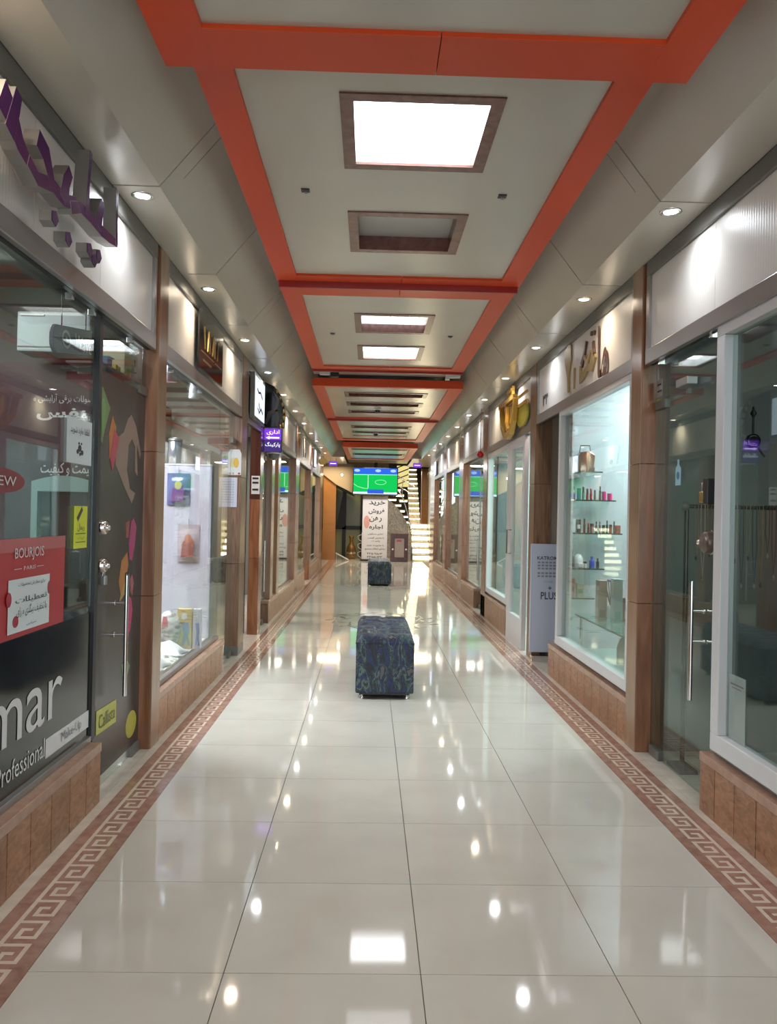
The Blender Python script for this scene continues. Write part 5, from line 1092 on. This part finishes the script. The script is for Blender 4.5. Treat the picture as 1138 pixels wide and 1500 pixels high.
def product(k, shelf, x, w_, h, c, cap, lab, kind='bottle', y=6.91):
    z = SH[shelf][0]; t = thing({'bottle': 'cosmetic_bottle', 'tube': 'cosmetic_tube', 'box': 'cosmetic_box', 'jar': 'cosmetic_jar'}[kind], (x, y, z), lab, kind)
    r = w_ / 2
    if kind == 'box':
        B().box(x - r, x + r, y - 0.02, y + 0.02, z, z + h).obj('carton', flat('p', c, 0.4), t, bev=0.002); B().box(x - r * .7, x + r * .7, y - 0.0225, y - 0.0205, z + h * .3, z + h * .6).obj('label_patch', flat('p', cap, 0.4), t)
    elif kind == 'tube':
        B().lathe((x, y, z), [(r, 0), (r, h * .55)], 12).obj('base', flat('p', c, 0.25), t); B().lathe((x, y, z), [(r * .8, h * .55), (r * .8, h * .95), (r * .3, h)], 12).obj('cap', flat('p', cap, 0.25), t)
    elif kind == 'jar':
        B().lathe((x, y, z), [(r, 0), (r * 1.05, h * .3), (r, h * .7)], 14).obj('pot', flat('p', c, 0.2), t); B().lathe((x, y, z), [(r * 1.02, h * .7), (r * 1.02, h)], 14).obj('lid', flat('p', cap, 0.2), t)
    else:
        B().lathe((x, y, z), [(r, 0), (r, h * .62), (r * .45, h * .72), (r * .45, h * .78)], 12).obj('body', flat('p', c, 0.2), t); B().lathe((x, y, z), [(r * .6, h * .78), (r * .55, h)], 12).obj('cap', flat('p', cap, 0.25), t)
    return t
BK, RD, GN, PKc, WHc, BLc, BRc = (0.015, 0.013, 0.015), (0.30, 0.03, 0.04), (0.03, 0.20, 0.12), (0.62, 0.02, 0.22), (0.6, 0.62, 0.64), (0.03, 0.06, 0.45), (0.10, 0.05, 0.04)
items = [(1, 1.765, .036, .115, BRc, BK, 'dark brown bottle at the left of the second glass shelf', 'bottle'), (1, 1.815, .034, .10, GN, GN, 'green jar on the second glass shelf', 'jar'), (1, 1.853, .022, .115, GN, BK, 'green tube with black cap on the second glass shelf', 'tube'), (1, 1.889, .022, .10, RD, BK, 'dark red tube nearer the green bottles on the second shelf', 'tube'), (1, 1.921, .022, .10, RD, RD, 'plain dark red tube on the second glass shelf', 'tube'), (1, 1.955, .018, .09, BRc, BK, 'thin brown tube on the second glass shelf', 'tube'),
         (1, 2.0, .022, .12, BK, BK, 'tall black pointed bottle among the pink items', 'bottle'), (1, 2.035, .036, .075, PKc, PKc, 'bright pink jar beside the black pointed bottle', 'jar'), (1, 2.085, .042, .06, PKc, PKc, 'round hot pink pot at the right end of the second shelf', 'jar'),
         (2, 1.765, .04, .12, WHc, WHc, 'white box at the left of the third glass shelf', 'box'), (2, 1.815, .036, .115, BK, WHc, 'black box with white patch on the third shelf', 'box'), (2, 1.868, .02, .125, BK, BK, 'tall thin black tube left on the third shelf', 'tube'), (2, 1.905, .02, .09, BRc, RD, 'brown tube on the third glass shelf', 'tube'), (2, 1.935, .032, .08, (0.4, 0.25, 0.22), BRc, 'pinkish brown jar on the third shelf', 'jar'), (2, 1.972, .018, .10, BRc, BK, 'slim brown bottle left of centre on the third shelf', 'bottle'), (2, 2.003, .018, .10, BK, BRc, 'slim black bottle at the centre of the third shelf', 'bottle'), (2, 2.035, .026, .07, BRc, BK, 'short brown jar right of centre on the third shelf', 'jar'),
         (2, 2.066, .02, .11, BK, BK, 'tall black pointed bottle right on the third shelf', 'bottle'), (2, 2.098, .024, .075, RD, BK, 'short red jar on the third shelf', 'jar'), (2, 2.128, .016, .105, BK, BK, 'thin black tube near the right end of the third shelf', 'tube'), (2, 2.16, .04, .07, RD, BRc, 'dark red box at the right end of the third shelf', 'box'),
         (3, 1.765, .026, .15, BRc, BRc, 'tall tapering brown bottle on the fourth shelf', 'bottle'), (3, 1.88, .03, .055, WHc, BK, 'small white jar with black lid on the fourth shelf', 'jar'), (3, 1.94, .045, .10, BLc, BLc, 'square royal blue perfume bottle on the fourth shelf', 'bottle'), (3, 1.99, .028, .085, BK, BK, 'small black bottle at the right end of the fourth shelf', 'bottle'),
         (4, 1.77, .04, .16, (0.35, 0.14, 0.13), BRc, 'tall reddish box on the lowest glass shelf', 'box'), (4, 1.84, .06, .12, (0.30, 0.33, 0.26), GN, 'olive green box on the lowest glass shelf', 'box')]
for k, it in enumerate(items): product(k, *it)
fn = thing('white_hood_dryer', (1.835, 6.9, 0.985), 'white rounded appliance on the fourth glass shelf', 'appliance')
B().lathe((1.825, 6.93, 0.985), [(0.042, 0), (0.045, 0.03), (0.04, 0.08), (0.025, 0.11), (0, 0.12)], 18).obj('hood', 'white', fn); B().box(1.81, 1.86, 6.87, 6.93, 0.985, 1.03).obj('base', 'white', fn, bev=0.01)
# lower display in the second right window
gt = thing('glass_display_table', (1.95, 6.1, 0), 'low glass display table in the second right window', 'table')
B().box(1.75, 2.35, 5.2, 6.7, 0.60, 0.612).obj('glass_top', 'shelf_glass', gt); B().box(1.745, 1.75, 5.2, 6.7, 0.60, 0.612).obj('top_edge', 'glass_edge', gt)
B().box(1.78, 2.30, 5.25, 6.65, 0.0, 0.33).obj('base', flat('base_grey', (0.28, 0.33, 0.33), 0.3), gt, bev=0.004)
for x, y in ((1.78, 5.25), (2.30, 5.25), (1.78, 6.62), (2.30, 6.62)): B().tube([(x, y, 0.33), (x, y, 0.60)], 0.012, 8).obj('leg', 'chrome', gt)
for i, (x0, x1, y, z0, z1, c1, c2, lab) in enumerate(((1.80, 1.87, 6.25, 0.612, 0.93, (0.40, 0.36, 0.33), (0.25, 0.14, 0.14), 'beige tall carton on the glass display table'), (1.89, 1.96, 6.15, 0.612, 0.95, (0.38, 0.55, 0.56), (0.10, 0.40, 0.38), 'pale aqua tall carton with teal square on the display table'), (1.98, 2.02, 6.2, 0.612, 0.80, (0.14, 0.10, 0.10), (0.45, 0.42, 0.4), 'small dark carton beside the pale aqua one'), (2.04, 2.13, 5.95, 0.612, 0.95, (0.34, 0.38, 0.31), (0.20, 0.28, 0.18), 'tall sage green carton at the right of the display table'))):
    t = thing('product_carton', ((x0 + x1) / 2, y, z0), lab, 'box'); B().box(x0, x1, y - 0.04, y + 0.04, z0, z1).obj('carton', flat('c', c1, 0.35), t, bev=0.002)
    b = B(); rect(b, PF(y - 0.0405), x0 + 0.012, x1 - 0.012, z0 + 0.03, z0 + 0.09, 0.001); b.obj('print', flat('c', c2, 0.4), t)
am = thing('arched_mirror', (1.92, 6.0, 0.33), 'small dark framed arched mirror under the glass display table', 'mirror')
pts = [(1.86, 0.34), (1.86, 0.46), (1.88, 0.52), (1.91, 0.55), (1.94, 0.52), (1.96, 0.46), (1.96, 0.34)]
b = B(); stroke(b, PF(5.9), pts, 0.012, 0.015); b.obj('frame', 'alu_dark', am); b = B(); shape(b, PF(5.895), pts, 0.003); b.obj('mirror_glass', flat('mirror_grey', (0.25, 0.26, 0.23), 0.1), am)
for i, (x, y, lab) in enumerate(((1.83, 6.5, 'purple flower spray on the far end of the display table'),)):
    t = thing('flower_spray', (x, y, 0.612), lab, 'flowers'); B().lathe((1.97, 6.45, 0.612), [(0.03, 0), (0.035, 0.06), (0.02, 0.1)], 12).obj('pot', 'white', t)
    for k in range(7):
        a = k * 0.9; B().tube([(1.97, 6.45, 0.7), (1.97 + 0.05 * math.cos(a), 6.45 + 0.03 * math.sin(a), 0.86 + 0.02 * (k % 3))], 0.003, 5).obj('stem', 'darkred', t)
        B().lathe((1.97 + 0.05 * math.cos(a), 6.45 + 0.03 * math.sin(a), 0.87 + 0.02 * (k % 3)), [(0, -.012), (.018, 0), (0, .015)], 7).obj('petal_cluster', flat('violet_petal', (0.16, 0.10, 0.32), 0.5), t)

# standing white banner
fb = thing('standing_advert_board', (1.735, 7.85, 0), 'pale lilac standing advert board beside the second right window', 'advertising board')
B().box(1.60, 1.875, 7.84, 7.88, 0.09, 1.155).obj('board', flat('lilac_board', (0.46, 0.49, 0.60), 0.35), fb, bev=0.004)
B().box(1.62, 1.80, 7.80, 7.92, 0.0, 0.06).obj('base', 'chrome', fb, bev=0.004); B().box(1.70, 1.76, 7.85, 7.87, 0.05, 0.10).obj('post', 'dark', fb); 
ink = flat('board_ink', (0.06, 0.06, 0.08), 0.4); ink2 = flat('board_ink_pale', (0.22, 0.23, 0.28), 0.4)
text('lettering', 'KATROM', PF(7.84), 1.66, 1.86, 1.0, 1.035, ink, fb, res=2, bold=.02)
for z in (0.965, 0.935, 0.905, 0.86, 0.83): 
    b = B()
    for k in range(5): rect(b, PF(7.8385), 1.665 + 0.038 * k, 1.692 + 0.038 * k, z, z + 0.018, 0.001)
    b.obj('text_line', ink2, fb)
text('lettering', 'STORE', PF(7.84), 1.73, 1.82, 0.775, 0.795, ink2, fb, res=1); text('lettering', 'PLUS', PF(7.84), 1.70, 1.865, 0.61, 0.685, ink, fb, res=2, bold=.02)
b = B(); stroke(b, PF(7.8385), [(1.79, 0.705), (1.79, 0.74)], 0.008, 0.001); stroke(b, PF(7.8385), [(1.772, 0.722), (1.808, 0.722)], 0.008, 0.001); b.obj('plus_mark', ink, fb)

# gold cup emblem and red ball
ge = thing('gold_cup_emblem', (1.58, 9.1, 2.36), 'gold cup shaped emblem standing off the third right fascia', 'emblem')
Pe = PR(1.60); gold2 = flat('bright_gold', (0.62, 0.36, 0.07), 0.25, 0.45)
b = B(); stroke(b, Pe, [(-9.75, 2.745), (-8.75, 2.745)], 0.05, 0.05); b.obj('rim_bar', gold2, ge)
b = B(); stroke(b, Pe, [(-9.65, 2.72), (-9.55, 2.5), (-9.35, 2.38), (-9.15, 2.345), (-8.95, 2.38), (-8.80, 2.5), (-8.72, 2.72)], 0.06, 0.05, [.05, .07, .08, .08, .08, .07, .05]); b.obj('cup_outline', gold2, ge)
b = B(); stroke(b, Pe, [(-9.30, 2.70), (-9.32, 2.5), (-9.2, 2.42)], 0.06, 0.04, [.08, .06, .04]); b.obj('inner_curl', gold2, ge)
b = B(); shape(b, PR(1.615), [(-9.55, 2.72), (-9.48, 2.52), (-9.30, 2.42), (-9.15, 2.39), (-9.0, 2.42), (-8.85, 2.54), (-8.80, 2.72)], 0.012); b.obj('cup_body', flat('deep_gold', (0.42, 0.22, 0.05), 0.25, 0.5), ge)
b = B(); rect(b, PR(1.612), -9.3, -9.0, 2.78, 2.90, 0.03); shape(b, PR(1.60), ell(-9.15, 2.86, 0.16, 0.03), 0.03); b.obj('finial', gold2, ge)
b = B(); shape(b, PR(1.63), ell(-8.55, 2.52, 0.30, 0.13), 0.02); b.obj('yellow_plate', flat('emblem_yellow', (0.50, 0.42, 0.04), 0.3), ge)
b = B(); stroke(b, PR(1.61), [(-8.75, 2.62), (-8.2, 2.62)], 0.035, 0.02); stroke(b, PR(1.61), [(-8.75, 2.72), (-8.2, 2.72)], 0.025, 0.02); b.obj('gold_bar', gold2, ge)
for u, v in ((-9.4, 2.6), (-8.9, 2.6)): B().tube([on(PR(1.66), u, v), on(PR(1.60), u, v)], 0.008, 8).obj('stand_off', 'chrome', ge)
rb = thing('red_ball_ornament', (1.56, 11.35, 2.25), 'red ball ornament hanging by the third right pillar', 'ornament')
B().lathe((1.56, 11.35, 2.30), [(0, -0.05), (0.03, -0.04), (0.05, 0), (0.03, 0.04), (0, 0.05)], 16).obj('ball', flat('ball_red', (0.45, 0.01, 0.02), 0.25), rb)
B().tube([(1.56, 11.35, 2.34), (1.56, 11.35, 2.95)], 0.006, 6).obj('cord', gold, rb)
area_lamp((1.9, 8.3, 2.5), 0.2, 0.2, 4, (1, 0.8, 0.7))
# glowing boxes standing in for white streaks of light on the far fascias
for sgn, y, z0, z1, lab in ((-1, 19.9, 2.42, 2.78, 'narrow white streak of light at the far right end of the fronts'), (1, 17.9, 2.45, 2.85, 'narrow white streak of light on the far left fascia')):
    x = side_x(sgn, -0.012 if sgn == -1 else 0.0)
    t = thing('light_streak', (x, y, z0), lab, 'sign')
    B().box(side_x(sgn, -0.03), side_x(sgn, 0.0), y - 0.25, y + 0.25, z0, z1).obj('box', 'alu', t); B().box(side_x(sgn, -0.034), side_x(sgn, -0.0305), y - 0.22, y + 0.22, z0 + .02, z1 - .02).obj('lit_face', emis('strip_face', (0.8, 0.85, 1.0), 0.9), t)
# small glass clips under the fascias
for sgn, ys in ((1, (2.4, 3.52, 3.80, 4.40, 5.3, 6.2)), (-1, (2.6, 3.66, 3.92, 4.62, 5.3, 6.4))):
    for y in ys:
        d = 0.058 if sgn == 1 else 0.04
        B().box(side_x(sgn, d - 0.012), side_x(sgn, d + 0.02), y - 0.012, y + 0.012, 2.315, 2.345).obj('glass_clip', 'chrome', WALL[sgn], bev=0.002)
